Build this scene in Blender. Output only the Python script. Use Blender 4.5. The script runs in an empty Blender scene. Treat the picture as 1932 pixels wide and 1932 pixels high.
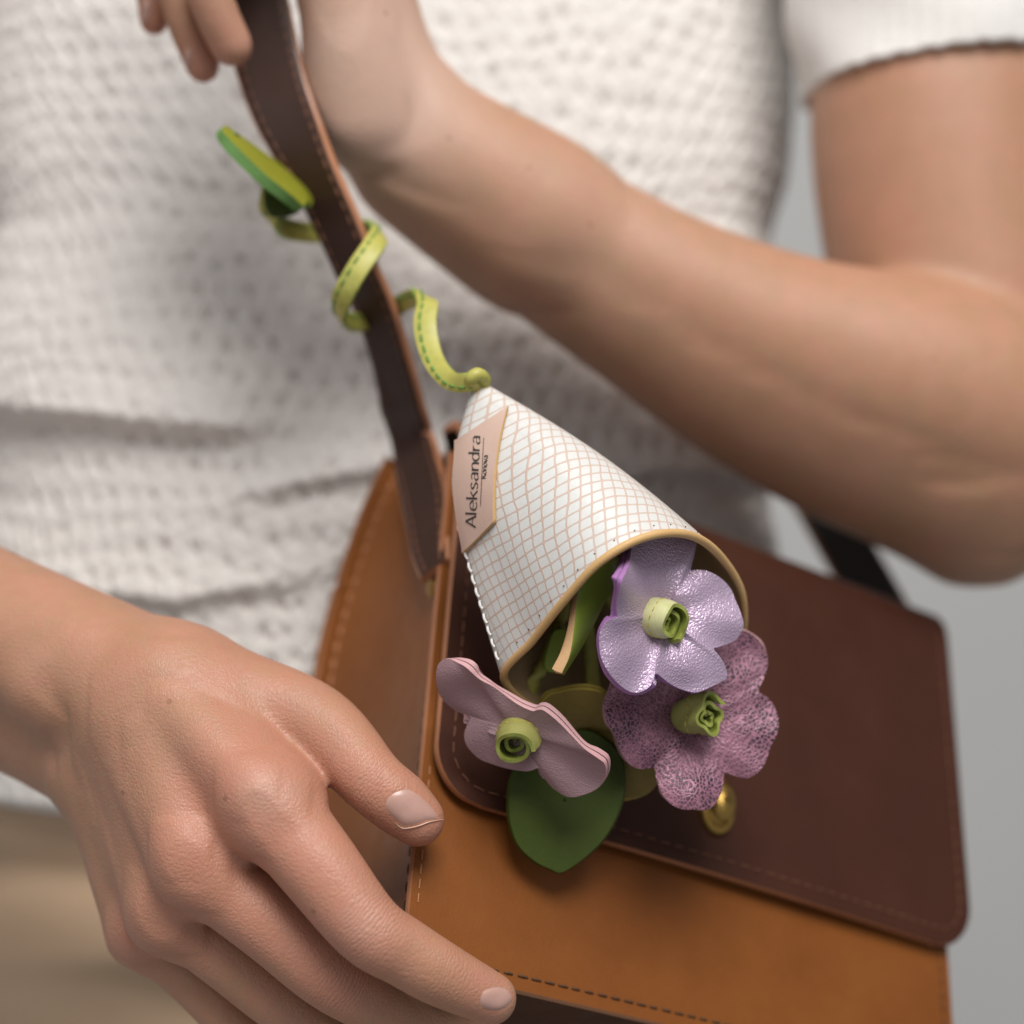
import bpy, math, random
import numpy as np
from mathutils import Vector
from mathutils.bvhtree import BVHTree

random.seed(4); RNG = np.random.default_rng(7)
scene = bpy.context.scene
COL = scene.collection

# ------------------------------------------------------------------ camera
D = 0.42            # metres from the lens to the plane of the flowers (y = 0)
W = 0.245           # metres of that plane across the frame
N = 1932.0
cam_d = bpy.data.cameras.new('camera'); cam = bpy.data.objects.new('camera', cam_d); COL.objects.link(cam)
cam.location = (0, -D, 0); cam.rotation_euler = (math.radians(90), 0, 0)
cam_d.sensor_width = 36; cam_d.lens = 36 * D / W
cam_d.clip_start = 0.02; cam_d.clip_end = 50
cam_d.dof.use_dof = True; cam_d.dof.focus_distance = D - 0.012; cam_d.dof.aperture_fstop = 4.8
cam_d.dof.aperture_blades = 9
scene.camera = cam

# ------------------------------------------------------------------ light: a soft window from above right, dim room around
world = bpy.data.worlds.new('World'); scene.world = world; world.use_nodes = True
bg = world.node_tree.nodes['Background']; bg.inputs[0].default_value = (0.95, 0.97, 1.0, 1); bg.inputs[1].default_value = 0.30

def area(name, loc, target, size, power, color):
    l = bpy.data.lights.new(name, 'AREA'); l.shape = 'RECTANGLE'; l.size, l.size_y = size; l.energy = power; l.color = color
    o = bpy.data.objects.new(name, l); COL.objects.link(o); o.location = loc
    o.rotation_euler = (Vector(target) - Vector(loc)).to_track_quat('-Z', 'Y').to_euler()
    return o
area('window_light', (0.22, -0.80, 1.10), (0, 0.06, 0), (0.75, 0.75), 28.0, (1.0, 0.985, 0.96))
area('room_light', (-1.1, -1.1, 0.5), (0, 0.06, 0), (1.2, 1.2), 5.0, (0.97, 0.98, 1.0))
scene.view_settings.view_transform = 'Standard'; scene.view_settings.look = 'None'
scene.view_settings.exposure = 0.0; scene.view_settings.gamma = 1.0
scene.cycles.max_bounces = 6
try:
    scene.cycles.use_denoising = True
except Exception:
    pass

# ------------------------------------------------------------------ helpers
def P(px, py, y=0.0):
    s = W * (D + y) / D
    return np.array([(px / N - .5) * s, y, (.5 - py / N) * s])
def S(r, y=0.0):
    return r / N * W * (D + y) / D
CAM = np.array([0, -D, 0.])
def proj(v):
    v = np.asarray(v); s = W * (D + v[..., 1]) / D
    return (v[..., 0] / s + .5) * N, (.5 - v[..., 2] / s) * N
def unit(v):
    v = np.asarray(v, float); return v / (np.linalg.norm(v, axis=-1, keepdims=True) + 1e-12)
def smoothstep(a, b, x):
    t = np.clip((x - a) / (b - a), 0, 1); return t * t * (3 - 2 * t)
def catmull(pts, n, closed=False):
    pts = np.asarray(pts, float); m = len(pts)
    if closed:
        q = np.vstack([pts[-1:], pts, pts[:2]]); segs = m
    else:
        q = np.vstack([2 * pts[:1] - pts[1:2], pts, 2 * pts[-1:] - pts[-2:-1]]); segs = m - 1
    dense = []
    for i in range(segs):
        t = np.linspace(0, 1, 24, endpoint=False)[:, None]
        a, b, c, d = q[i], q[i + 1], q[i + 2], q[i + 3]
        dense.append(.5 * ((2 * b) + (-a + c) * t + (2 * a - 5 * b + 4 * c - d) * t ** 2 + (-a + 3 * b - 3 * c + d) * t ** 3))
    dense = np.vstack(dense + [q[-2:-1]] if not closed else dense + [pts[:1]])
    L = np.concatenate([[0], np.cumsum(np.linalg.norm(np.diff(dense[:, :3], axis=0), axis=1))])
    u = np.linspace(0, L[-1], n, endpoint=not closed)
    return np.stack([np.interp(u, L, dense[:, k]) for k in range(dense.shape[1])], 1)

def setp(o, label=None, cat=None, group=None, kind=None):
    if label: o['label'] = label
    if cat: o['category'] = cat
    if group: o['group'] = group
    if kind: o['kind'] = kind
def thing(name, loc, label, cat):
    o = bpy.data.objects.new(name, None); COL.objects.link(o); o.location = tuple(loc); o.empty_display_size = .01
    setp(o, label, cat); o['_'] = 0; del o['_']
    return o
ROOT = {}
def root_loc(p):
    loc = np.zeros(3)
    while p is not None:
        loc = loc + np.array(p.location); p = p.parent
    return loc
def mesh_obj(name, V, F, mats, parent=None, mat_idx=None, smooth=True, uv=None, attrs=None, label=None, kind=None):
    me = bpy.data.meshes.new(name)
    V = np.asarray(V, float).reshape(-1, 3)
    if parent is not None: V = V - root_loc(parent)
    if isinstance(F, np.ndarray):
        k = F.shape[1]; nf = len(F)
        me.vertices.add(len(V)); me.vertices.foreach_set('co', V.astype(np.float32).ravel())
        me.loops.add(nf * k); me.loops.foreach_set('vertex_index', F.astype(np.int32).ravel())
        me.polygons.add(nf); me.polygons.foreach_set('loop_start', np.arange(0, nf * k, k, dtype=np.int32))
        try: me.polygons.foreach_set('loop_total', np.full(nf, k, dtype=np.int32))
        except Exception: pass
        me.update(calc_edges=True)
    else:
        me.from_pydata([tuple(v) for v in V], [], [tuple(int(i) for i in f) for f in F]); me.update()
    for m in (mats if isinstance(mats, (list, tuple)) else [mats]): me.materials.append(m)
    if mat_idx is not None: me.polygons.foreach_set('material_index', np.asarray(mat_idx, dtype=np.int32))
    me.polygons.foreach_set('use_smooth', np.full(len(me.polygons), bool(smooth)))
    if uv is not None:
        layer = me.uv_layers.new(name='UVMap')
        li = np.empty(len(me.loops), dtype=np.int32); me.loops.foreach_get('vertex_index', li)
        layer.data.foreach_set('uv', np.asarray(uv, np.float32)[li].ravel())
    if attrs:
        for an, av in attrs.items():
            a = me.attributes.new(an, 'FLOAT', 'POINT'); a.data.foreach_set('value', np.asarray(av, np.float32))
    me.validate()
    o = bpy.data.objects.new(name, me); COL.objects.link(o)
    if parent is not None: o.parent = parent
    if label: o['label'] = label
    if kind: o['kind'] = kind
    return o
def sharp(o, deg=35):
    me = o.data
    try: me.set_sharp_from_angle(angle=math.radians(deg))
    except Exception: pass
    return o
def grid_faces(nu, nv, closed_u=False, closed_v=False, flip=False):
    U = np.arange(nu if closed_u else nu - 1); Vv = np.arange(nv if closed_v else nv - 1)
    i, j = np.meshgrid(U, Vv, indexing='ij'); i2 = (i + 1) % nu; j2 = (j + 1) % nv
    f = np.stack([i * nv + j, i2 * nv + j, i2 * nv + j2, i * nv + j2], -1).reshape(-1, 4)
    return f[:, ::-1].copy() if flip else f
def grid_normals(G):
    du = np.gradient(G, axis=0); dv = np.gradient(G, axis=1)
    return unit(np.cross(du, dv))
def slab(name, G, th, mats, parent, side=-1, uv=None, **kw):
    """A sheet given as a grid of points, thickened by th on its back; slot 0 face, slot 1 cut edge, slot 2 back if given."""
    nu, nv, _ = G.shape
    n = grid_normals(G); c = G.reshape(-1, 3).mean(0)
    if (n.reshape(-1, 3).mean(0) @ (CAM - c)) < 0: n = -n
    B = G - n * th
    V = np.vstack([G.reshape(-1, 3), B.reshape(-1, 3)]); K = nu * nv
    f1 = grid_faces(nu, nv); f2 = grid_faces(nu, nv, flip=True) + K
    loop = [(i, 0) for i in range(nu)] + [(nu - 1, j) for j in range(1, nv)] + [(i, nv - 1) for i in range(nu - 2, -1, -1)] + [(0, j) for j in range(nv - 2, 0, -1)]
    ids = np.array([i * nv + j for i, j in loop])
    # rounded cut edge: one extra bulging row
    outm = unit(V[ids] - np.roll(V[ids], 1, 0)); nn = n.reshape(-1, 3)[ids]
    outd = unit(np.cross(np.roll(V[ids], -1, 0) - np.roll(V[ids], 1, 0), nn))
    cen = G.reshape(-1, 3).mean(0)
    sg = np.sign(np.sum(outd * (V[ids] - cen), 1)); sg = 1 if sg.mean() > 0 else -1
    mid = V[ids] - nn * th * .5 + outd * sg * th * .22
    base = len(V); V = np.vstack([V, mid]); m = len(ids); k = np.arange(m); k2 = (k + 1) % m
    e1 = np.stack([ids[k], ids[k2], base + k2, base + k], 1); e2 = np.stack([base + k, base + k2, ids[k2] + K, ids[k] + K], 1)
    F = np.vstack([f1, f2, e1, e2])
    mi = np.concatenate([np.zeros(len(f1)), np.full(len(f2), 2 if len(mats) > 2 else 0), np.ones(2 * m)])
    uvv = None
    if uv is not None:
        u = uv.reshape(-1, 2); uvv = np.vstack([u, u, u[ids]])
    o = mesh_obj(name, V, F, mats, parent, mi, uv=uvv, **kw)
    return sharp(o, 50)
def sweep(name, pts, wv, width, th, mats, parent, ns=3, power=1.0, caps=True, **kw):
    """A strip along pts: wv the width direction at each point; flat faces slot 0, long cut edges slot 1."""
    pts = np.asarray(pts, float); n = len(pts)
    t = unit(np.gradient(pts, axis=0)); w = np.asarray(wv, float); w = unit(w - np.sum(w * t, 1)[:, None] * t); nr = unit(np.cross(w, t))
    width = np.broadcast_to(np.asarray(width, float), (n,)); th = np.broadcast_to(np.asarray(th, float), (n,))
    r = .5
    prof = []; mid = []
    for x in np.linspace(-1, 1, 7): prof.append((x, 1.0)); mid.append(0)
    prof += [(1.0, .5), (1.0, -.5)]; mid[-1] = 1; mid += [1, 1]
    for x in np.linspace(1, -1, 7): prof.append((x, -1.0)); mid.append(0)
    prof += [(-1.0, -.5), (-1.0, .5)]; mid[-1] = 1; mid += [1, 1]
    prof = np.array(prof)
    a = prof[:, 0].copy(); b = prof[:, 1].copy()
    if power < 1:   # soft, pillowy strip
        b = b * (1 - np.abs(a) ** 3 * (1 - power)); 
    hw = width[:, None] * .5; ht = th[:, None] * .5
    aa = np.where(np.abs(prof[:, 1]) < .9, a, a * 1.0)
    cr = np.where((np.abs(a) > .99) & (np.abs(b) > .9), 1, 0)
    A = aa[None] * (hw - cr[None] * ht * .6); Bv = b[None] * ht
    V = pts[:, None] + w[:, None] * A[..., None] + nr[:, None] * Bv[..., None]
    k = len(prof); F = grid_faces(n, k, closed_v=True); mi = np.tile(np.array(mid), n - 1)
    V = V.reshape(-1, 3); F = [tuple(f) for f in F]
    if caps:
        F.append(tuple(range(k))[::-1]); F.append(tuple((n - 1) * k + j for j in range(k))); mi = np.concatenate([mi, [1, 1]])
    o = mesh_obj(name, V, F, mats, parent, mi, **kw)
    return sharp(o, 45), (pts, w, nr)
def tube(pts, rad, ns=10):
    pts = np.asarray(pts, float); n = len(pts); t = unit(np.gradient(pts, axis=0))
    a = np.array([0.3, 0.2, 1.0]); a = unit(a - np.sum(a * t, 1)[:, None] * t); b = np.cross(t, a)
    ph = np.linspace(0, 2 * np.pi, ns, endpoint=False); rad = np.broadcast_to(np.asarray(rad, float), (n,))
    V = pts[:, None] + rad[:, None, None] * (a[:, None] * np.cos(ph)[None, :, None] + b[:, None] * np.sin(ph)[None, :, None])
    F = [tuple(f) for f in grid_faces(n, ns, closed_v=True)] + [tuple(range(ns))[::-1], tuple((n - 1) * ns + j for j in range(ns))]
    return V.reshape(-1, 3), F
def join(parts):
    V = []; F = []; k = 0
    for v, f in parts:
        V.append(v); F += [tuple(int(i) + k for i in q) for q in f]; k += len(v)
    return np.vstack(V), F
def stitches(name, pts, nrm, length, gap, rad, mat, parent, lift=.0002):
    """A run of short thread stitches lying on a surface."""
    pts = np.asarray(pts, float); nrm = np.asarray(nrm, float)
    L = np.concatenate([[0], np.cumsum(np.linalg.norm(np.diff(pts, axis=0), axis=1))]); parts = []
    s = gap
    def at(u): return np.array([np.interp(u, L, pts[:, k]) for k in range(3)]), unit(np.array([np.interp(u, L, nrm[:, k]) for k in range(3)]))
    while s + length < L[-1]:
        q = []
        ll = length * random.uniform(.85, 1.1)
        for f, up in ((0, -.6), (.15, .5), (.5, 1.0), (.85, .5), (1, -.6)):
            p, n_ = at(s + ll * f); q.append(p + n_ * (lift + rad * up * .8))
        parts.append(tube(q, rad, 6)); s += length + gap
    V, F = join(parts)
    return mesh_obj(name, V, F, mat, parent, kind='stuff')

# ------------------------------------------------------------------ materials
class NT:
    def __init__(s, name):
        s.m = bpy.data.materials.new(name); s.m.use_nodes = True; s.t = s.m.node_tree; s.b = s.t.nodes['Principled BSDF']
    def n(s, typ, **kw):
        x = s.t.nodes.new(typ)
        for k, v in kw.items():
            if k.startswith('i_'): x.inputs[k[2:].replace('_', ' ')].default_value = v
            else: setattr(x, k, v)
        return x
    def l(s, a, b): s.t.links.new(a, b)
    def mathn(s, op, a, b=None, c=None):
        x = s.n('ShaderNodeMath', operation=op)
        for i, v in enumerate((a, b, c)):
            if v is None: continue
            if hasattr(v, 'is_linked'): s.l(v, x.inputs[i])
            else: x.inputs[i].default_value = v
        return x.outputs[0]
    def noise(s, scale, detail=3, rough=.5, vec=None, dist=0):
        x = s.n('ShaderNodeTexNoise'); x.inputs['Scale'].default_value = scale; x.inputs['Detail'].default_value = detail
        x.inputs['Roughness'].default_value = rough; x.inputs['Distortion'].default_value = dist
        s.l(vec if vec is not None else s.obj(), x.inputs['Vector']); return x.outputs['Fac']
    def voro(s, scale, feat='F1', vec=None, rand=1.0):
        x = s.n('ShaderNodeTexVoronoi', feature=feat); x.inputs['Scale'].default_value = scale; x.inputs['Randomness'].default_value = rand
        s.l(vec if vec is not None else s.obj(), x.inputs['Vector']); return x.outputs['Distance']
    def obj(s):
        if not hasattr(s, 'tc'): s.tc = s.n('ShaderNodeTexCoord')
        return s.tc.outputs['Object']
    def uv(s):
        if not hasattr(s, 'tc'): s.tc = s.n('ShaderNodeTexCoord')
        return s.tc.outputs['UV']
    def ramp(s, fac, stops):
        x = s.n('ShaderNodeValToRGB'); e = x.color_ramp.elements
        while len(e) > 1: e.remove(e[-1])
        for i, (p, c) in enumerate(stops):
            q = e[0] if i == 0 else e.new(p)
            q.position = p; q.color = tuple(c) + (1,) if len(c) == 3 else c
        s.l(fac, x.inputs[0]); return x.outputs[0]
    def mix(s, fac, a, b, mode='MIX'):
        x = s.n('ShaderNodeMix', data_type='RGBA', blend_type=mode)
        if hasattr(fac, 'is_linked'): s.l(fac, x.inputs[0])
        else: x.inputs[0].default_value = fac
        for v, i in ((a, 6), (b, 7)):
            if hasattr(v, 'is_linked'): s.l(v, x.inputs[i])
            else: x.inputs[i].default_value = tuple(v) + (1,)
        return x.outputs[2]
    def bump(s, h, dist, strength=1.0, prev=None):
        x = s.n('ShaderNodeBump'); x.inputs['Distance'].default_value = dist; x.inputs['Strength'].default_value = strength
        s.l(h, x.inputs['Height'])
        if prev is not None: s.l(prev, x.inputs['Normal'])
        return x.outputs[0]
    def attr(s, name):
        return s.n('ShaderNodeAttribute', attribute_name=name).outputs['Fac']
    def map(s, scale):
        x = s.n('ShaderNodeMapping'); x.inputs['Scale'].default_value = scale; s.l(s.obj(), x.inputs['Vector']); return x.outputs[0]
    def set(s, **kw):
        for k, v in kw.items():
            k = k.replace('_', ' ')
            if hasattr(v, 'is_linked'): s.l(v, s.b.inputs[k])
            else: s.b.inputs[k].default_value = v
        return s.m
def c4(c): return tuple(c) + (1,)
def leather(name, c, c2, rough=.42, grain=1500, depth=.00004, spec=.5, metallic=0.0, patch=30, coat=0):
    t = NT(name)
    f = t.noise(patch, 4, .6); g = t.noise(patch * 12, 3, .6)
    col = t.mix(t.ramp(f, [(.35, (0, 0, 0)), (.68, (1, 1, 1))]), c, c2)
    col = t.mix(t.mathn('MULTIPLY', g, .25), col, tuple(x * .7 for x in c))
    v = t.voro(grain, 'F1'); h = t.mathn('ADD', t.mathn('MULTIPLY', v, .8), t.noise(grain * .35, 3))
    r = t.mathn('ADD', t.mathn('MULTIPLY', t.noise(patch * 5, 3), .22), rough - .11)
    t.set(Base_Color=col, Roughness=r, Normal=t.bump(h, depth, .9), Metallic=metallic, Specular_IOR_Level=spec, Coat_Weight=coat, Coat_Roughness=.35)
    return t.m
def skin_mat():
    t = NT('skin')
    red = t.attr('red'); pale = t.attr('pale')
    mott = t.noise(75, 4, .6); mott2 = t.noise(320, 3, .6); fine = t.noise(2200, 2, .5)
    base = t.mix(t.ramp(mott, [(.36, (0, 0, 0)), (.66, (1, 1, 1))]), (.36, .205, .113), (.425, .222, .138))
    base = t.mix(t.mathn('MULTIPLY', t.ramp(mott2, [(.42, (0, 0, 0)), (.72, (1, 1, 1))]), .45), base, (.405, .175, .122))
    base = t.mix(t.mathn('MULTIPLY', red, .50), base, (.47, .178, .13))
    base = t.mix(t.mathn('MULTIPLY', pale, .7), base, (.62, .44, .36))
    fk = t.ramp(t.voro(64, 'F1'), [(.035, (1, 1, 1)), (.055, (0, 0, 0))])
    base = t.mix(t.mathn('MULTIPLY', fk, .55), base, (.20, .085, .05))
    vein = t.ramp(t.noise(26, 2, .4, dist=1.2), [(.47, (0, 0, 0)), (.5, (1, 1, 1)), (.53, (0, 0, 0))])
    base = t.mix(t.mathn('MULTIPLY', vein, .10), base, (.26, .20, .16))
    base = t.mix(t.mathn('MULTIPLY', fine, .22), base, (.37, .16, .09))
    # crosshatched skin furrows: two stretched cell nets, deeper over the joints
    v1 = t.voro(1350, 'DISTANCE_TO_EDGE', t.map((1, 1, .55))); v2 = t.voro(900, 'DISTANCE_TO_EDGE', t.map((.5, 1, 1)))
    net = t.mathn('ADD', t.mathn('MINIMUM', t.mathn('MULTIPLY', v1, 4), 1), t.mathn('MINIMUM', t.mathn('MULTIPLY', v2, 3), 1))
    along = t.attr('along'); wr = t.attr('wrinkle')
    ph = t.mathn('ADD', t.mathn('MULTIPLY', along, 2 * math.pi / .0019), t.mathn('MULTIPLY', t.noise(260, 3), 9))
    cr = t.mathn('POWER', t.mathn('ABSOLUTE', t.mathn('SINE', ph)), .6)
    cr = t.mathn('MULTIPLY', t.mathn('SUBTRACT', cr, 1.0), wr)
    n1 = t.bump(net, .00008, .6); n2 = t.bump(t.noise(600, 4, .6), .00013, .5, n1); n3 = t.bump(cr, .00028, .7, n2)
    rough = t.mathn('ADD', t.mathn('MULTIPLY', t.noise(500, 3), .2), .36)
    t.set(Base_Color=base, Roughness=rough, Normal=n3, Specular_IOR_Level=.42, Subsurface_Weight=.20, Subsurface_Scale=.0028)
    t.b.inputs['Subsurface Radius'].default_value = (1.0, .35, .2)
    return t.m
M = {}
M['skin'] = skin_mat()
def nail_mat(name, a, b):
    t = NT(name); col = t.mix(t.noise(260, 2), a, b)
    t.set(Base_Color=col, Roughness=.30, Specular_IOR_Level=.5, Subsurface_Weight=.15, Subsurface_Scale=.002, Normal=t.bump(t.noise(500, 2), .00005, .4)); return t.m
M['nail'] = nail_mat('nail', (.40, .225, .18), (.49, .30, .25)); M['nail_tip'] = nail_mat('nail_tip', (.53, .34, .25), (.58, .38, .29))
def knit_mat(name, a, b):
    t = NT(name)
    f = t.noise(60, 3); g = t.noise(900, 4, .7)
    col = t.mix(f, a, b); col = t.mix(t.mathn('MULTIPLY', g, .18), col, tuple(x * .8 for x in a))
    h = t.mathn('ADD', t.noise(1400, 4, .7), t.mathn('MULTIPLY', t.noise(450, 3, .6), 1.2))
    t.set(Base_Color=col, Roughness=.95, Specular_IOR_Level=.15, Sheen_Weight=.25, Normal=t.bump(h, .0006, .7)); return t.m
M['knit'] = knit_mat('cream_knit', (.665, .622, .585), (.73, .69, .65))
M['rib'] = knit_mat('cream_rib', (.68, .65, .615), (.72, .69, .655))
def cloth_mat():
    t = NT('beige_cotton'); f = t.noise(25, 4)
    wv = t.voro(2400, 'F1', rand=.3)
    t.set(Base_Color=t.mix(f, (.41, .285, .185), (.47, .335, .225)), Roughness=.9, Specular_IOR_Level=.2, Normal=t.bump(wv, .0002, .6)); return t.m
M['trousers'] = cloth_mat()
t = NT('grey_wall'); t.set(Base_Color=t.mix(t.noise(3, 4), (.54, .53, .515), (.58, .57, .555)), Roughness=.9, Normal=t.bump(t.noise(120, 4), .002, .3)); M['wall'] = t.m
M['tan'] = leather('tan_leather', (.168, .050, .0085), (.205, .065, .0115), .50, 1700, .00005, .22)
M['gusset'] = leather('rust_leather', (.205, .064, .0125), (.255, .086, .019), .46, 1700, .00003, .32)
M['brown'] = leather('dark_brown_leather', (.043, .0125, .0062), (.054, .0165, .0080), .58, 1700, .00004, .20)
M['strap'] = leather('strap_leather', (.033, .0140, .0092), (.044, .019, .0125), .52, 1500, .00005, .28)
M['edge'] = leather('burnished_edge', (.33, .135, .065), (.42, .18, .09), .35, 900, .00004, .5)
M['lining'] = leather('dark_lining', (.020, .014, .011), (.03, .02, .015), .7, 1200, .00004, .2)
M['thread'] = leather('brown_thread', (.36, .15, .07), (.45, .20, .10), .6, 4000, .00003, .3)
M['fthread'] = leather('flap_thread', (.16, .065, .035), (.22, .09, .05), .6, 4000, .00003, .3)
M['dthread'] = leather('dark_thread', (.07, .03, .015), (.10, .05, .025), .6, 4000, .00003, .3)
M['wthread'] = leather('white_thread', (.75, .73, .70), (.82, .80, .77), .7, 4000, .00003, .3)
M['strapback'] = leather('strap_back', (.030, .030, .028), (.04, .038, .035), .7, 900, .00004, .2)
t = NT('gold_metal'); t.set(Base_Color=c4((.40, .25, .07)), Metallic=1.0, Roughness=.38); M['gold'] = t.m
# snakeskin print: flat white scales between beige lines, laid out on the developed sheet (UV in metres)
def snake():
    t = NT('snakeskin_print')
    sep = t.n('ShaderNodeSeparateXYZ'); wob = t.n('ShaderNodeTexNoise'); wob.inputs['Scale'].default_value = 95; wob.inputs['Detail'].default_value = 2
    t.l(t.uv(), wob.inputs['Vector'])
    add = t.n('ShaderNodeVectorMath', operation='MULTIPLY_ADD'); t.l(wob.outputs['Color'], add.inputs[0]); add.inputs[1].default_value = (.0017, .0017, 0); t.l(t.uv(), add.inputs[2])
    t.l(add.outputs[0], sep.inputs[0]); u, v = sep.outputs[0], sep.outputs[1]
    p = t.mathn('ADD', t.mathn('MULTIPLY', u, 350), t.mathn('MULTIPLY', v, 120))
    q = t.mathn('ADD', t.mathn('MULTIPLY', u, -80), t.mathn('MULTIPLY', v, 430))
    def dist(x): return t.mathn('ABSOLUTE', t.mathn('SUBTRACT', t.mathn('FRACT', x), .5))     # .5 on a line
    a, b = dist(p), dist(q)
    a4, b4 = t.mathn('POWER', t.mathn('MULTIPLY', a, 2), 7), t.mathn('POWER', t.mathn('MULTIPLY', b, 2), 7)
    line = t.mathn('ADD', a4, b4)
    thick = t.mathn('ADD', t.mathn('MULTIPLY', t.noise(700, 2, vec=t.uv()), .22), .17)
    k = t.mathn('MULTIPLY', t.mathn('SUBTRACT', line, thick), 9); k = t.mathn('MINIMUM', t.mathn('MAXIMUM', k, 0), 1)
    white = t.mix(t.noise(1500, 3, vec=t.uv()), (.53, .52, .495), (.605, .595, .57)); beige = t.mix(t.noise(800, 3, vec=t.uv()), (.47, .35, .285), (.53, .40, .335))
    h = t.mathn('ADD', t.mathn('MULTIPLY', k, -1.0), t.mathn('MULTIPLY', t.noise(2600, 2, vec=t.uv()), .35))
    t.set(Base_Color=t.mix(k, white, beige), Roughness=t.mathn('ADD', t.mathn('MULTIPLY', k, .2), .38), Normal=t.bump(h, .00012, .6), Specular_IOR_Level=.4); return t.m
M['snake'] = snake()
M['binding'] = leather('tan_binding', (.52, .31, .12), (.60, .38, .17), .5, 1500, .00004, .35)
M['coneback'] = leather('cone_inside', (.30, .20, .10), (.36, .25, .13), .7, 1200, .00005, .25)
M['tag'] = leather('nude_label_leather', (.48, .325, .26), (.53, .365, .295), .55, 2600, .00003, .35)
t = NT('black_print'); t.set(Base_Color=c4((.02, .018, .016)), Roughness=.6); M['ink'] = t.m
def petal(name, c, c2, rough, metallic, scale, depth, cell=None, crack=None, spec=.5):
    t = NT(name)
    warp = t.n('ShaderNodeVectorMath', operation='MULTIPLY_ADD'); nz = t.n('ShaderNodeTexNoise'); nz.inputs['Scale'].default_value = 90; t.l(t.obj(), nz.inputs['Vector'])
    t.l(nz.outputs['Color'], warp.inputs[0]); warp.inputs[1].default_value = (.004, .004, .004); t.l(t.obj(), warp.inputs[2])
    v = t.voro(scale, 'DISTANCE_TO_EDGE', warp.outputs[0]); v2 = t.voro(scale * 2.3, 'F1', warp.outputs[0])
    cells = t.mathn('MINIMUM', t.mathn('MULTIPLY', v, 3.2), 1)
    base = t.mix(t.ramp(t.noise(55, 3), [(.3, (0, 0, 0)), (.7, (1, 1, 1))]), c, c2)
    met = metallic
    if crack:
        patch = t.ramp(t.noise(85, 4, .65), [(.40, (0, 0, 0)), (.62, (1, 1, 1))])
        dark = t.mathn('MULTIPLY', t.ramp(v, [(.05, (0, 0, 0)), (.13, (1, 1, 1))]), t.mathn('ADD', t.mathn('MULTIPLY', patch, .60), .42))
        base = t.mix(dark, base, crack)
        met = t.mathn('SUBTRACT', metallic, t.mathn('MULTIPLY', dark, metallic * .8))
    h = t.mathn('ADD', cells, t.mathn('ADD', t.mathn('MULTIPLY', t.noise(scale * .4, 4, .6), 1.1), t.mathn('MULTIPLY', v2, .3)))
    fl = t.noise(scale * 1.3, 2); rg = t.mathn('ADD', t.mathn('MULTIPLY', fl, .22), rough - .1)
    t.set(Base_Color=base, Roughness=rg, Metallic=met, Normal=t.bump(h, depth, 1.0), Specular_IOR_Level=spec); return t.m
M['lilac'] = petal('lilac_metallic_leather', (.43, .315, .43), (.50, .375, .50), .40, .42, 1150, .00010)
M['lilac_edge'] = leather('lilac_cut_edge', (.30, .13, .33), (.40, .19, .42), .7, 1800, .00008, .3)
M['pink'] = petal('crackled_pink_leather', (.32, .135, .19), (.38, .175, .235), .42, .22, 1050, .00010, crack=(.028, .012, .022))
M['pink_edge'] = leather('pink_cut_edge', (.36, .20, .20), (.44, .26, .26), .7, 1800, .00008, .3)
M['dusty'] = petal('dusty_pink_leather', (.255, .155, .168), (.285, .178, .192), .52, .06, 1500, .00006, spec=.4)
M['dusty_edge'] = leather('dusty_cut_edge', (.50, .27, .28), (.60, .36, .36), .8, 1800, .00008, .2)
M['olive'] = petal('olive_leather', (.20, .135, .025), (.25, .175, .04), .5, .15, 1300, .00006)
M['olive_edge'] = leather('olive_cut_edge', (.30, .21, .04), (.38, .28, .06), .75, 1800, .00008, .2)
M['leaf'] = leather('dark_green_leather', (.032, .048, .005), (.042, .060, .007), .48, 1600, .00004, .25)
M['leaf2'] = leather('green_leather', (.20, .27, .035), (.25, .33, .05), .36, 1600, .00004, .5)
M['leaftop'] = leather('olive_green_leather', (.20, .205, .012), (.25, .25, .02), .4, 1600, .00004, .5)
M['leaf_edge'] = leather('green_felt_edge', (.12, .25, .07), (.17, .32, .10), .8, 1200, .0001, .2)
M['leaf_tan'] = leather('tan_suede', (.47, .27, .13), (.54, .33, .17), .7, 1400, .00006, .3)
def lime(name, a, b, stain):
    t = NT(name); f = t.noise(120, 4, .6); k = t.ramp(t.noise(230, 3, .6), [(.5, (0, 0, 0)), (.72, (1, 1, 1))])
    col = t.mix(f, a, b); col = t.mix(t.mathn('MULTIPLY', k, .6), col, stain)
    w = t.noise(900, 4, .65, vec=t.map((1, 1, .3)))
    t.set(Base_Color=col, Roughness=.45, Normal=t.bump(w, .00015, .8), Specular_IOR_Level=.45); return t.m
M['lime'] = lime('lime_leather', (.36, .335, .065), (.43, .395, .10), (.20, .24, .035))
M['lime_edge'] = lime('lime_strip_edge', (.22, .32, .04), (.32, .42, .07), (.12, .22, .03))
M['bud_pale'] = lime('pale_lime_leather', (.48, .48, .22), (.55, .545, .29), (.34, .36, .11))
M['bud'] = lime('bud_leather', (.235, .225, .062), (.285, .27, .085), (.16, .17, .04))
M['bud_in'] = lime('bud_inside', (.23, .265, .045), (.30, .33, .07), (.08, .10, .02))
M['gthread'] = leather('green_thread', (.10, .22, .04), (.14, .28, .06), .7, 3000, .00003, .3)
M['ythread'] = leather('ochre_thread', (.40, .30, .05), (.5, .38, .08), .7, 3000, .00003, .3)

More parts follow.
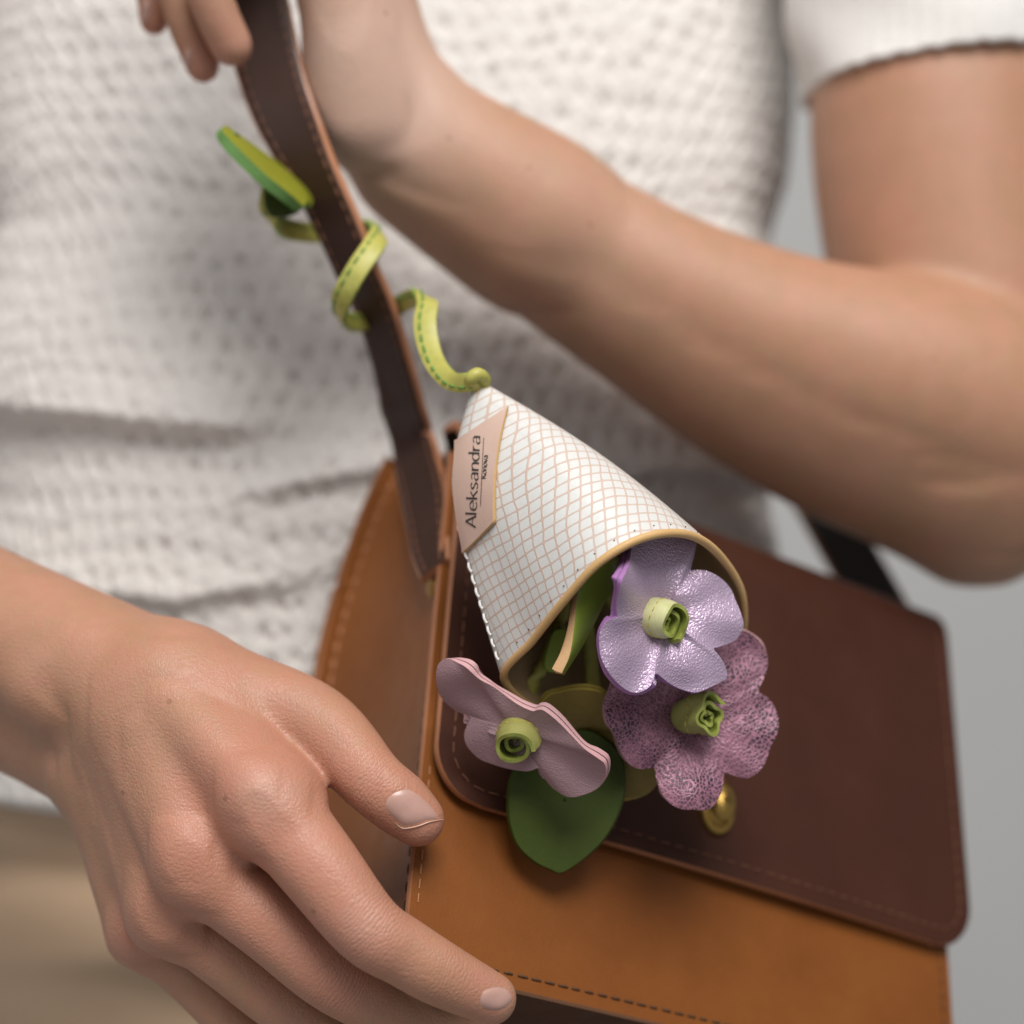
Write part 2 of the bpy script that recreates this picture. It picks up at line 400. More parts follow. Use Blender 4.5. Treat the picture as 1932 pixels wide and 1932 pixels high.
# ------------------------------------------------------------------ wall behind
V = [(-2.2, 1.25, -1.6), (2.2, 1.25, -1.6), (2.2, 1.25, 1.6), (-2.2, 1.25, 1.6), (-2.2, 1.35, -1.6), (2.2, 1.35, -1.6), (2.2, 1.35, 1.6), (-2.2, 1.35, 1.6)]
w = mesh_obj('wall', V, [(0, 1, 2, 3), (5, 4, 7, 6), (3, 2, 6, 7), (4, 5, 1, 0), (1, 5, 6, 2), (4, 0, 3, 7)], M['wall'], smooth=False)
setp(w, kind='structure')

# ================================================================== PERSON
person = thing('person', P(700, 2600, .2), 'person in cream knit sweater and beige trousers, hands on bag and strap', 'person')

def cap_field(X, Y, Z, a, b, ra, rb):      # distance to a tapered, round-ended cone
    ax = b - a; l = float(np.sqrt(ax @ ax)) + 1e-9; ax = (ax / l).astype(np.float32); a = a.astype(np.float32)
    dx, dy, dz = X - a[0], Y - a[1], Z - a[2]
    t = dx * ax[0] + dy * ax[1] + dz * ax[2]
    q = np.sqrt(np.maximum(dx * dx + dy * dy + dz * dz - t * t, 0)); c = (ra - rb) / l
    if abs(c) > .98:
        return np.minimum(np.sqrt(q * q + t * t) - ra, np.sqrt(q * q + (t - l) ** 2) - rb)
    s_ = math.sqrt(1 - c * c); k = s_ * t - c * q
    return np.where(k < 0, np.sqrt(q * q + t * t) - ra, np.where(k > s_ * l, np.sqrt(q * q + (t - l) ** 2) - rb, q * s_ + t * c - ra))
def smin(a, b, k):
    h = np.clip(.5 + .5 * (b - a) / k, 0, 1); return b + (a - b) * h - k * h * (1 - h)
class Field:
    def __init__(s, lo, hi, h):
        s.lo = np.asarray(lo, float); s.h = h; s.n = np.ceil((np.asarray(hi) - s.lo) / h).astype(int) + 1
        s.ax = [(s.lo[k] + h * np.arange(s.n[k])).astype(np.float32) for k in range(3)]
    def new(s): return np.full(s.n, 1.0, np.float32)
    def add(s, F, p, k, inset=0.0):
        a, b, ra, rb = p; ra -= inset; rb -= inset
        m = max(ra, rb) + k * 1.3 + 3 * s.h
        lo = np.minimum(a, b) - m; hi = np.maximum(a, b) + m
        i0 = np.clip(np.floor((lo - s.lo) / s.h).astype(int), 0, s.n); i1 = np.clip(np.ceil((hi - s.lo) / s.h).astype(int) + 1, 0, s.n)
        if (i1 <= i0).any(): return
        sl = tuple(slice(i0[q], i1[q]) for q in range(3))
        f = cap_field(s.ax[0][sl[0]][:, None, None], s.ax[1][sl[1]][None, :, None], s.ax[2][sl[2]][None, None, :], a, b, ra, rb)
        F[sl] = smin(F[sl], f, k)
def surface_nets(F, lo, h):
    s = F < 0; nx, ny, nz = F.shape
    cnt = np.zeros((nx - 1, ny - 1, nz - 1), np.int8)
    for i in (0, 1):
        for j in (0, 1):
            for k in (0, 1): cnt += s[i:nx - 1 + i, j:ny - 1 + j, k:nz - 1 + k]
    act = (cnt > 0) & (cnt < 8); idx = np.argwhere(act); ID = np.full(act.shape, -1, np.int32); ID[act] = np.arange(len(idx))
    acc = np.zeros((len(idx), 3)); num = np.zeros(len(idx))
    cs = [(i, j, k) for i in (0, 1) for j in (0, 1) for k in (0, 1)]
    vals = {c: F[idx[:, 0] + c[0], idx[:, 1] + c[1], idx[:, 2] + c[2]] for c in cs}
    for a in cs:
        for ax in range(3):
            if a[ax] == 0:
                b = list(a); b[ax] = 1; b = tuple(b); fa, fb = vals[a], vals[b]; m = (fa < 0) != (fb < 0)
                t = fa[m] / (fa[m] - fb[m]); q = np.tile(np.array(a, float), (m.sum(), 1)); q[:, ax] = t
                acc[m] += q; num[m] += 1
    V = lo + h * (idx + acc / num[:, None]); Q = []
    for ax in range(3):
        o = [k for k in range(3) if k != ax]
        A = [slice(None)] * 3; B = [slice(None)] * 3; A[ax] = slice(0, -1); B[ax] = slice(1, None)
        ch = s[tuple(A)] != s[tuple(B)]; e = np.argwhere(ch)
        ok = (e[:, o[0]] > 0) & (e[:, o[1]] > 0) & (e[:, o[0]] < F.shape[o[0]] - 1) & (e[:, o[1]] < F.shape[o[1]] - 1); e = e[ok]
        def cell(d0, d1):
            c = e.copy(); c[:, o[0]] -= d0; c[:, o[1]] -= d1; return ID[c[:, 0], c[:, 1], c[:, 2]]
        q = np.stack([cell(1, 1), cell(0, 1), cell(0, 0), cell(1, 0)], 1)
        ins = s[e[:, 0], e[:, 1], e[:, 2]]
        fl = ins if ax != 1 else ~ins
        q[~fl] = q[~fl][:, ::-1]; Q.append(q)
    Q = np.vstack(Q); Q = Q[(Q >= 0).all(1)]
    return V, Q
def lap(V, Q, it, w=.5):
    E = np.vstack([Q[:, [0, 1]], Q[:, [1, 2]], Q[:, [2, 3]], Q[:, [3, 0]]]); n = len(V)
    deg = np.bincount(E[:, 0], minlength=n) + np.bincount(E[:, 1], minlength=n)
    for _ in range(it):
        acc = np.stack([np.bincount(E[:, 0], V[E[:, 1], k], n) + np.bincount(E[:, 1], V[E[:, 0], k], n) for k in range(3)], 1)
        V = V + w * (acc / np.maximum(deg, 1)[:, None] - V)
    return V
def C(p, q):   # capsule from two (px, py, y, radius px)
    return (P(*p[:3]), P(*q[:3]), S(p[3], p[2]), S(q[3], q[2]))
def chain(*pts, sub=5):     # a limb: a smooth tapering run of capsules through the given joints
    q = np.array(pts, float)
    if len(q) > 2: q = catmull(q, (len(q) - 1) * sub + 1)
    return [C(a, b) for a, b in zip(q, q[1:])]
def two_masses(pts, nx, ny, up=.18, lo=.38):   # a forearm as an upper and a lower muscle mass inside one outline
    n = np.array([nx, ny]); A = []; Bm = []
    for px, py, y, r in pts:
        A.append((px - n[0] * up * r, py - n[1] * up * r, y, r * (1 - up))); Bm.append((px + n[0] * lo * r, py + n[1] * lo * r, y + S(.10 * r, y), r * (1 - lo)))
    return [chain(*A), chain(*Bm)]

# ---- the near hand (resting on the bag)
hand_base = [chain((-620, 930, .085, 165), (-60, 1165, .040, 136), (299, 1312, .014, 124), (400, 1352, .010, 96)), chain((-560, 1010, .095, 155), (62, 1330, .046, 127), (190, 1420, .030, 114), (250, 1480, .024, 96)),
  chain((310, 1325, .008, 100), (420, 1425, -.003, 92), (508, 1518, -.012, 86)), chain((270, 1372, .010, 100), (325, 1500, .000, 88), (374, 1630, -.008, 77)), chain((235, 1410, .018, 92), (280, 1565, .010, 78), (318, 1722, .002, 68)), chain((208, 1440, .026, 86), (240, 1600, .020, 74), (272, 1752, .014, 60)),
  chain((350, 1480, .022, 112), (420, 1620, .016, 92)), chain((330, 1290, .012, 102), (420, 1345, .009, 88), (480, 1385, .010, 70))]
knuck = [chain((486, 1496, -.0160, 50), (512, 1530, -.0165, 50)), chain((350, 1604, -.0120, 40), (376, 1640, -.0122, 40)), chain((304, 1702, -.003, 43), (322, 1728, -.003, 43)), chain((262, 1742, .010, 36), (274, 1760, .010, 36)), chain((92, 1296, .017, 66), (112, 1318, .017, 62))]
tend = [chain((330, 1330, -.0035, 20), (410, 1415, -.0126, 20), (484, 1496, -.0200, 20)), chain((285, 1390, -.0028, 20), (320, 1500, -.0094, 20), (356, 1608, -.0156, 20)), chain((240, 1440, .0072, 18), (272, 1570, .0014, 18), (308, 1706, -.0048, 18))]
thumb = chain((385, 1300, .012, 96), (590, 1364, .0035, 76), (702, 1473, -.007, 62), (752, 1514, -.0075, 60), (788, 1546, -.0075, 51))
index = chain((510, 1520, -.012, 84), (600, 1634, -.020, 78), (692, 1750, -.0235, 69), (762, 1796, -.0215, 64), (832, 1838, -.0195, 60), (926, 1884, -.0145, 49))
middle = chain((374, 1632, -.008, 78), (508, 1742, -.010, 70), (640, 1852, -.0095, 64), (790, 1922, -.001, 55), (900, 1950, .008, 46))
ring = chain((318, 1716, .002, 66), (430, 1808, .002, 60), (545, 1902, .004, 55), (680, 1985, .012, 48), (770, 2015, .020, 41))
pinky = chain((272, 1757, .014, 57), (356, 1838, .013, 51), (450, 1934, .014, 46), (555, 1998, .020, 41), (620, 2018, .026, 36))
# ---- the far arm, its hand closed on the strap
far_base = [chain((1815, -330, .180, 225), (1772, 146, .160, 240), (1800, 500, .152, 234), (1880, 880, .140, 200))]
far_fore = two_masses([(1905, 850, .125, 232), (1715, 780, .118, 246), (1456, 686, .108, 204), (1232, 567, .100, 166), (990, 412, .092, 143), (800, 285, .082, 119)], -.51, .86) + [chain((1838, 985, .130, 114), (1790, 880, .125, 150)),
  chain((990, 412, .092, 143), (800, 285, .082, 122), (712, 166, .076, 124), (680, 20, .070, 102), (640, -150, .070, 118), (560, -300, .072, 110)), chain((672, 225, .066, 62), (650, 60, .058, 54), (610, -120, .052, 50))]
f1 = chain((600, -260, .060, 60), (480, -250, .045, 50), (395, -60, .044, 45), (405, 15, .046, 43), (437, 86, .050, 41))
f2 = chain((560, -320, .064, 55), (440, -310, .052, 46), (335, -90, .052, 40), (345, 20, .055, 38), (383, 124, .060, 34))
f3 = chain((540, -360, .072, 50), (400, -360, .060, 42), (292, -140, .060, 36), (288, -40, .064, 34), (291, 40, .068, 29))
f4 = chain((520, -400, .080, 44), (380, -400, .070, 36), (250, -240, .072, 32), (240, -120, .076, 28))
fth = chain((640, -120, .060, 60), (590, -330, .036, 50), (470, -420, .030, 44), (380, -440, .032, 38))
# ---- the rest, mostly inside the clothes
def raw(a, b, ra, rb):
    a, b = np.array(a, float), np.array(b, float)
    return (a + np.array([0, .24 * a[2] * (abs(a[0] + .045) < .06), 0]), b + np.array([0, .24 * b[2] * (abs(b[0] + .045) < .06), 0]), ra, rb)
sh_l, sh_r = np.array([.140, .20, .30]), np.array([-.235, .215, .30])
torso = [[raw([-.045, .215, -.36], [-.045, .215, .28], .066, .075)], [raw([-.100, .215, -.30], [-.100, .215, .26], .058, .062)], [raw([.008, .215, -.30], [.008, .215, .26], .058, .062)],
  [raw([-.045, .215, .27], sh_l, .07, .05), raw(sh_l, P(1768, 146, .160), .038, S(232, .16))], [raw([-.045, .215, .27], sh_r, .07, .05)], [raw([-.045, .215, .27], [-.045, .21, .40], .06, .05)]]
elbow_r = P(-1180, 760, .13)
torso += [[raw(P(-590, 970, .090), elbow_r, S(185, .09), .043), raw(elbow_r, [-.30, .17, .12], .044, .046), raw([-.30, .17, .12], sh_r, .047, .05)]]

def build_region(lo, hi, h, base, fingers, kb, kf, extra=(), smooth=2, apart=()):
    G = Field(lo, hi, h)
    def limb(ch, k=.00002):
        f = G.new()
        for p in ch: G.add(f, p, k)
        return f
    Bf = G.new()
    for ch in base: Bf = smin(Bf, limb(ch), kb)
    for ch, k in extra: Bf = smin(Bf, limb(ch), k)
    out = Bf.copy()
    for q, ch in enumerate(fingers):
        out = smin(out, smin(Bf, limb(ch), kf * (.75 if q == 0 else 1)), .0034 if q < 2 else .0010)
    for ch, kj in apart: out = smin(out, limb(ch), kj)
    V, Q = surface_nets(out, G.lo, h); return lap(V, Q, smooth), Q
def bounds(prims, pad):
    lo = np.min([np.minimum(a, b) - max(ra, rb) for a, b, ra, rb in prims], 0) - pad; hi = np.max([np.maximum(a, b) + max(ra, rb) for a, b, ra, rb in prims], 0) + pad; return lo, hi
near_f = [thumb, index, middle, ring, pinky]
lo, hi = bounds(sum(near_f + hand_base, []), .004); lo[0] = P(-150, 0, .03)[0]; n_lo, n_hi = lo, hi
V1, Q1 = build_region(lo, hi, .00085, hand_base, near_f, .0070, .0075, [(p, .006) for p in knuck] + [(p, .006) for p in tend])
far_f = [f1, f2, f3, f4, fth]
lo, hi = bounds(sum(far_f + far_fore + far_base, []), .004); hi[2] = P(0, -480, .1)[2]; f_lo, f_hi = lo, hi
V2, Q2 = build_region(lo, hi, .0013, far_fore, far_f, .012, .008, apart=[(far_base[0], .006)], smooth=5)
lo, hi = np.array([-.42, .02, -.40]), np.array([.26, .32, .46])
V3, Q3 = build_region(lo, hi, .005, torso + hand_base + far_fore + far_base, [], .010, .01, smooth=3)
def inside(c, lo, hi, m): return ((c > lo + m) & (c < hi - m)).all(1)
cen = V3[Q3].mean(1)
keep = ~(inside(cen, n_lo, n_hi, .0035) | (inside(cen, f_lo, f_hi, .0035) & (cen[:, 0] > P(0, 0, .1)[0] - .02) & ((cen[:, 1] < .135) | (cen[:, 0] > .09))))
Q3 = Q3[keep]; used = np.unique(Q3); remap = -np.ones(len(V3), int); remap[used] = np.arange(len(used)); V3 = V3[used]; Q3 = remap[Q3]
BV = np.vstack([V1, V2, V3]); BF = np.vstack([Q1, Q2 + len(V1), Q3 + len(V1) + len(V2)])
# natural colouring and the joint creases
def glow(pts, V):
    r = np.zeros(len(V))
    for p, sg, a in pts: r += a * np.exp(-np.sum((V - p) ** 2, 1) / (2 * sg * sg))
    return np.clip(r, 0, 1)
red = glow([(P(495, 1505, -.02), .010, .9), (P(362, 1622, -.018), .010, .9), (P(312, 1715, 0), .008, .8), (P(266, 1750, .01), .007, .8), (P(692, 1750, -.03), .009, .8), (P(640, 1856, -.015), .008, .8),
  (P(560, 1340, -.005), .016, .45), (P(790, 1575, -.01), .007, 1.0), (P(720, 1560, -.008), .008, .7), (P(700, 1470, -.012), .009, .45), (P(930, 1880, -.02), .007, .7), (P(832, 1838, -.02), .008, .45), (P(600, 1640, -.025), .010, .35), (P(500, 1750, -.02), .012, .4),
  (P(440, 95, .05), .006, 1.0), (P(385, 130, .06), .006, 1.0), (P(292, 55, .068), .005, 1.0), (P(430, 50, .05), .008, .5), (P(1700, 330, .12), .030, .18), (P(1640, 560, .11), .025, .12), (P(640, 240, .05), .012, .4), (P(560, 1600, -.02), .022, .35), (P(400, 1750, -.005), .022, .3), (P(330, 1240, 0), .02, .35), (P(80, 1150, .03), .02, .3)], BV)
pale = glow([(P(690, 90, .06), .020, .9), (P(700, 230, .06), .018, .75), (P(500, 1500, -.026), .004, .4), (P(690, 1745, -.034), .004, .35), (P(1100, 450, .075), .02, .25)], BV)
wr = np.zeros(len(BV)); al = np.zeros(len(BV))
for a, b, c, amt, sg in (((600, 1634, -.02), (692, 1750, -.0235), (762, 1796, -.0215), .9, .006), ((762, 1796, -.0215), (832, 1838, -.0195), (926, 1884, -.0145), .7, .0045), ((508, 1742, -.01), (640, 1852, -.0095), (790, 1922, -.001), .8, .006),
                         ((590, 1364, .002), (702, 1473, -.007), (788, 1546, -.0075), .6, .006), ((310, 1325, .008), (508, 1518, -.012), (600, 1634, -.02), .35, .007), ((400, -30, .046), (412, 15, .046), (437, 86, .05), .8, .004), ((703, 172, .076), (790, 280, .08), (990, 412, .09), .5, .010)):
    a, b, c = P(*a), P(*b), P(*c); d = unit(c - a); g = amt * np.exp(-np.sum((BV - b) ** 2, 1) / (2 * (sg * 1.5) ** 2)) * np.exp(-((BV - b) @ d) ** 2 / (2 * sg * sg))
    al = np.where(g > wr, (BV - b) @ d, al); wr = np.maximum(wr, g)
# crease furrows at the finger joints, pressed into the skin itself
body = mesh_obj('body', BV, BF, M['skin'], person, attrs=dict(red=red, pale=pale, wrinkle=wr, along=al))
bvh_body = BVHTree.FromPolygons([tuple(v) for v in BV], [tuple(int(i) for i in q) for q in BF])
def cast(bvh, px, py, yguess=0.0):
    d = unit(P(px, py, 0) - CAM); h = bvh.ray_cast(Vector(CAM), Vector(d))
    if h[0] is not None and abs(h[0].y - yguess) < .035: p, n = np.array(h[0]), np.array(h[1])
    else:
        q = bvh.find_nearest(Vector(P(px, py, yguess))); p, n = np.array(q[0]), np.array(q[1])
    if n @ (CAM - p) < 0: n = -n
    return p, n
def nail(outline, ctr, yg, edge=None, lift=.00045):
    B = catmull([(a, b, 0) for a, b in outline], 40, closed=True)[:, :2]; rings = 7; Vv = []
    ctr = np.array(ctr, float)
    n0 = cast(bvh_body, ctr[0], ctr[1], yg)[1]; nrm = []
    pts = []
    for r in np.linspace(0, 1, rings):
        for k in range(40):
            q = ctr + (B[k] - ctr) * r; p, n = cast(bvh_body, q[0], q[1], yg); pts.append(p + (n * .5 + n0 * .5) * (lift * (1.0 - r ** 5 * 1.55)))
    F = grid_faces(rings, 40, closed_v=True)
    o = mesh_obj('fingernail', np.array(pts), F, M['nail'], body)
    if edge is not None:
        E = catmull([(a, b, 0) for a, b in edge], 24)[:, :2]; q = []
        for a, b in E:
            p, n = cast(bvh_body, a, b, yg); q.append(p + (n * .5 + n0 * .5) * .00025)
        v, f = tube(np.array(q), 0.00017 * np.sin(np.linspace(.35, math.pi - .35, 24)), 8)
        mesh_obj('nail_edge', v, f, M['nail_tip'], body)
nail([(722, 1522), (728, 1503), (748, 1490), (770, 1486), (795, 1500), (818, 1522), (834, 1545), (812, 1549), (785, 1558), (760, 1561), (746, 1550), (733, 1538)], (772, 1524), -.015, [(746, 1552), (760, 1562), (785, 1559), (812, 1550), (835, 1546)])
nail([(903, 1888), (908, 1872), (924, 1862), (944, 1860), (962, 1868), (970, 1884), (960, 1898), (940, 1908), (918, 1906), (906, 1899)], (935, 1884), -.02)
nail([(352, 90), (346, 112), (352, 134), (361, 120), (362, 98)], (355, 110), .055)
nail([(270, 0), (266, 30), (272, 52), (284, 30), (283, 0)], (275, 25), .065)

# ---- sweater
def fold(px, py, line, amp, wa, wb, fade):
    x = np.array([p[0] for p in line], float); yy = np.interp(px, x, [p[1] for p in line]); d = yy - py      # > 0 above the crease
    g = np.where(d > 0, np.exp(-(d / wa) ** 1.3), np.exp(-(d / wb) ** 2))
    f = smoothstep(fade[0], fade[1], px) * (1 - smoothstep(fade[2], fade[3], px))
    return -amp * g * f
TCX, TCY, TB, LEAN = -.047, .212, .090, .24
def torso_point(th, z, px_edge_rows=((-300, 1512), (200, 1511), (330, 1500), (430, 1467), (500, 1474), (700, 1482), (950, 1464), (1050, 1484), (1600, 1500), (2600, 1560)), grow=0.0):
    py = 966 - z / (W * (D + TCY) / D) * N
    e = np.interp(py, [a for a, _ in px_edge_rows], [b for _, b in px_edge_rows])
    xe = (e / N - .5) * W * (D + .185 + LEAN * z) / D
    a = xe - TCX + grow
    c, s_ = np.cos(th), np.sin(th)
    x = TCX + np.sign(s_) * np.abs(s_) ** .9 * a; y = TCY - np.sign(c) * np.abs(c) ** .9 * (TB + grow) + LEAN * z
    return np.stack([x, y, z + 0 * x], -1)
th = np.concatenate([np.linspace(-1.8, 1.8, 620, endpoint=False), np.linspace(1.8, 2 * np.pi - 1.8, 50, endpoint=False)])
zt, zb = P(0, -420, .12)[2], P(0, 1530, .125)[2]
zz = np.linspace(zt, zb, 400)
TH, ZZ = np.meshgrid(th, zz, indexing='ij')
G = torso_point(TH, ZZ); nrm = grid_normals(G); nrm = np.where((nrm * (G - np.array([TCX, TCY, 0]))).sum(-1, keepdims=True) < 0, -nrm, nrm)
s_arc = np.cumsum(np.linalg.norm(np.diff(G[:, 0], axis=0, prepend=G[:1, 0]), axis=1))
PX, PY = proj(G); front = np.cos(TH) > 0
off = np.zeros(PX.shape)
for args in (([(0, 758), (250, 782), (470, 800), (700, 790)], .011, 105, 36, (-600, -200, 380, 640)), ([(300, 955), (480, 925), (600, 895), (760, 872), (900, 885)], .008, 80, 27, (300, 620, 900, 1100)),
             ([(-100, 1080), (120, 1095), (330, 1125), (600, 1075), (800, 1040)], .006, 70, 26, (-300, 60, 420, 760)), ([(1150, 892), (1260, 880), (1500, 905)], .005, 60, 20, (1050, 1200, 1600, 1700)),
             ([(300, 300), (560, 330), (700, 480), (800, 560)], .003, 120, 60, (200, 420, 620, 760))):
    off += fold(PX, PY, *args)
off += -.006 * np.exp(-((PX - 150) / 380) ** 2 - ((PY - 640) / 110) ** 2) - .004 * np.exp(-((PX - 500) / 300) ** 2 - ((PY - 980) / 70) ** 2)
off += -.005 * np.exp(-((PX - 300) / 400) ** 2 - ((PY - 0) / 120) ** 2) + .003 * np.exp(-((PX - 250) / 300) ** 2 - ((PY - 330) / 120) ** 2)
off = np.where(front, off, 0)
lump = np.zeros(PX.shape)
for k in range(14):
    fx, fz, ph = RNG.uniform(20, 90), RNG.uniform(20, 90), RNG.uniform(0, 6.28)
    lump += np.sin(s_arc[:, None] * fx + ZZ * fz * RNG.choice([-1, 1]) + ph) / 14
# the stitch: rows of small eyelets between slanting strands
cw, ch = .0091, .0094
warp_s = s_arc[:, None] + .0016 * lump * 6 + .06 * (ZZ - .0); warp_t = ZZ + .0016 * np.sin(s_arc[:, None] * 40) - .0016 * lump * 7
i_s, i_t = warp_s / cw, warp_t / ch
row = np.floor(i_t); fs = (i_s + .5 * (row % 2)); cell = np.floor(fs); fs = fs - cell - .5; ft = i_t - row - .5
def hash2(a, b, k): h = np.sin(a * 12.9898 + b * 78.233 + k) * 43758.5453; return h - np.floor(h)
fs = fs + (hash2(cell, row, 1.) - .5) * .30; ft = ft + (hash2(cell, row, 2.) - .5) * .34
fuzz = np.zeros(PX.shape)
for k in range(26):
    wl, an, ph = RNG.uniform(.0022, .0055), RNG.uniform(0, 3.14), RNG.uniform(0, 6.28)
    fuzz += np.sin(2 * np.pi / wl * (np.cos(an) * s_arc[:, None] + np.sin(an) * ZZ) + ph) / 26
eye = np.exp(-((fs * cw) / .0017) ** 2 - ((ft * ch) / .0023) ** 2)
tri = np.abs(((i_s * 2) % 2) - 1)
strand = np.cos(2 * np.pi * (i_t * 2 + tri * 1.7 + .35 * lump)) * .5 + .5
strand2 = np.cos(2 * np.pi * i_s * 2) * .5 + .5
hsh = hash2(cell, row, 0.)
knit = (.00020 * strand + .00008 * strand2) * (.6 + .4 * np.sin(s_arc[:, None] * 37 + ZZ * 51)) - .0034 * eye * (.35 + .8 * hsh) + .0022 * fuzz + RNG.normal(0, .00009, eye.shape)
hemz = smoothstep(.0, .016, ZZ - zb)
knit = knit * (.25 + .75 * hemz) + (1 - hemz) * .0004 * np.cos(2 * np.pi * s_arc[:, None] / .003)
edge_in = -.004 * (1 - smoothstep(0, .003, ZZ - zb))
Gs = G + nrm * (knit + lump * .0022 + edge_in)[..., None]; Gs[..., 1] += off
ring_in = (Gs[:, -1] + np.array([0, .004, .004]) * 1.0)[:, None]
Gs = np.concatenate([Gs, ring_in], 1)
sweater = mesh_obj('sweater', Gs.reshape(-1, 3), grid_faces(len(th), len(zz) + 1, closed_u=True), M['knit'], person)
# sleeve: a tube of plain rib round the upper arm, folded in at its cuff
def sleeve():
    na, nl = 150, 90; ph = np.linspace(0, 2 * np.pi, na, endpoint=False)
    top_c, hem_c = np.array([.146, .18, P(0, -330, .16)[2]]), P(1772, 152, .160)
    ax = unit(hem_c - top_c); ux = unit(np.array([1., 0, .065])); uy = np.array([0, 1., 0]); V = np.zeros((na, nl + 3, 3))
    for j in range(nl):
        f = j / (nl - 1); c = top_c + (hem_c - top_c) * f; r = .056 + (S(258, .16) - .056) * f
        r = r + .0007 * np.sin(ph * 60) * 0 + .0016 * np.sin(ph * 3 + f * 7) + .001 * np.sin(ph * 5 - f * 11)
        r = r + .0003 * math.exp(-((1 - f) / .06) ** 2)
        V[:, j] = c + (ux[None] * np.cos(ph)[:, None] + uy[None] * np.sin(ph)[:, None]) * np.broadcast_to(r, ph.shape)[:, None]
        V[:, j] += ax * (.0012 * np.cos(ph - 2.4) * f + .0004 * np.sin(ph * 34) * f)[:, None]
    for q, (dr, da) in enumerate(((-.0016, .0006), (-.003, -.002), (-.003, -.012))):
        V[:, nl + q] = V[:, nl - 1] + ax * da + unit(hem_c - V[:, nl - 1]) * (-dr)
    n = grid_normals(V); rib = .00035 * np.sin(ph * 95)[:, None] * np.ones(nl + 3)[None]
    V = V + n * rib[..., None]
    mesh_obj('sleeve', V.reshape(-1, 3), grid_faces(na, nl + 3, closed_u=True), M['rib'], sweater)
sleeve()
# ---- trousers
zt2, zb2 = P(0, 1440, .13)[2], -.42
th2 = np.linspace(-np.pi, np.pi, 260, endpoint=False); z2 = np.linspace(zt2, zb2, 160); T2, Z2 = np.meshgrid(th2, z2, indexing='ij')
G = torso_point(T2, Z2, grow=-.006); px2, py2 = proj(G); o2 = np.zeros(px2.shape)
o2 += .004 * np.sin(py2 / 62 + px2 / 210) * smoothstep(1500, 1600, py2) + .006 * np.exp(-((py2 - 1655 - px2 * .12) / 46) ** 2) - .005 * np.exp(-((py2 - 1775 - px2 * .05) / 52) ** 2) + .003 * np.sin(px2 / 90 - py2 / 130)
G[..., 1] += o2
mesh_obj('trousers', G.reshape(-1, 3), grid_faces(260, 160, closed_u=True), M['trousers'], person)

# ================================================================== BAG
O = P(859, 847.6, .06)
bu, bw, bv = np.array([.8579, .4094, -.3105]), np.array([-.5104, .7484, -.4236]), np.array([-.0589, -.5218, -.8510])
bu = unit(bu); bv = unit(bv - (bv @ bu) * bu); bw = unit(bw - (bw @ bu) * bu - (bw @ bv) * bv)
def B(u, v, w): return O + bu * (np.asarray(u)[..., None] * .001) + bv * (np.asarray(v)[..., None] * .001) + bw * (np.asarray(w)[..., None] * .001)
bag = thing('shoulder_bag', B(88, 140, 35), 'tan leather shoulder bag with dark brown flap, gold clasp and dark stitched strap', 'bag')
WB, HB, HF = 176.0, 143.0, 102.0
def rr(u, v, u0, u1, v1, r):      # squeeze a rectangle's two lower corners to radius r
    uu = u.copy()
    d = np.clip(v - (v1 - r), 0, r); ins = r - np.sqrt(np.maximum(r * r - d * d, 0))
    f = (u - u0) / (u1 - u0); return u0 + ins + f * (u1 - u0 - 2 * ins)
# front panel
nu, nv = 90, 70
uu, vv = np.meshgrid(np.linspace(-1.0, WB - 8, nu), np.concatenate([np.linspace(1, HB - 14, nv - 24), np.linspace(HB - 14, HB, 25)[1:]]), indexing='ij')
u2 = rr(uu, vv, -1.0, WB - 8, HB, 13)
bulge = -3.0 * np.sin(np.pi * np.clip(uu / WB, 0, 1)) * np.sin(np.pi * np.clip(vv / HB, 0, 1))
front_panel = slab('front_panel', B(u2, vv, bulge), .0024, [M['tan'], M['edge']], bag)
sp = [(3.2 + 11 - 11 * math.cos(a), HB - 15 + 11.5 * math.sin(a)) for a in np.linspace(1.1, 1.5, 6)] + [(u, HB - 3.4) for u in np.linspace(14, WB - 23, 80)] + [(WB - 22 + 11 * math.sin(a), HB - 14.5 + 11.2 * math.cos(a)) for a in np.linspace(.1, 1.5, 12)] + [(WB - 11.3, v) for v in np.linspace(HB - 16, 20, 40)]
sp = np.array(sp); bl = -3.0 * np.sin(np.pi * np.clip(sp[:, 0] / WB, 0, 1)) * np.sin(np.pi * np.clip(sp[:, 1] / HB, 0, 1))
lv = np.linspace(HF - 10, HB - 14, 40); stitches('stitching', B(.9 + 0 * lv, lv, -.22 - .1 * np.sin(lv) * 0), np.tile(unit(-bw - bu * .4), (40, 1)), .0022, .0014, .00018, M['thread'], front_panel, lift=0)
stitches('stitching', B(sp[:, 0], sp[:, 1], bl - .12), np.tile(-bw, (len(sp), 1)), .0026, .0012, .00026, M['dthread'], front_panel, lift=.00002)
# gusset (side) panels
BE = catmull(np.array([P(738, 866, .104), P(694, 960, .1045), P(650, 1085, .103), P(617, 1200, .0985), P(600, 1290, .0935), P(584, 1420, .083), P(566, 1560, .070), P(552, 1700, .056)]), 60)
def back_edge(f):   # the rounded back edge of the side panel, from its top to its foot
    u = np.linspace(0, 1, 60); return np.stack([np.interp(f, u, BE[:, k]) for k in range(3)], -1)
def gusset(u0, sgn):
    f = np.linspace(0, 1, 60); g = np.linspace(0, 1, 26); FF, GG = np.meshgrid(f, g, indexing='ij')
    A = B(u0 + 0 * FF, 11 + (HB - 2 - 11) * FF, 2.6 + 0 * FF); E_ = back_edge(FF) + bu * (u0 - 1.0) * .001
    return A + (E_ - A) * GG[..., None] + bu * (sgn * 6.0 * np.sin(np.pi * GG) ** .8 * (1 - .55 * FF))[..., None] * .001
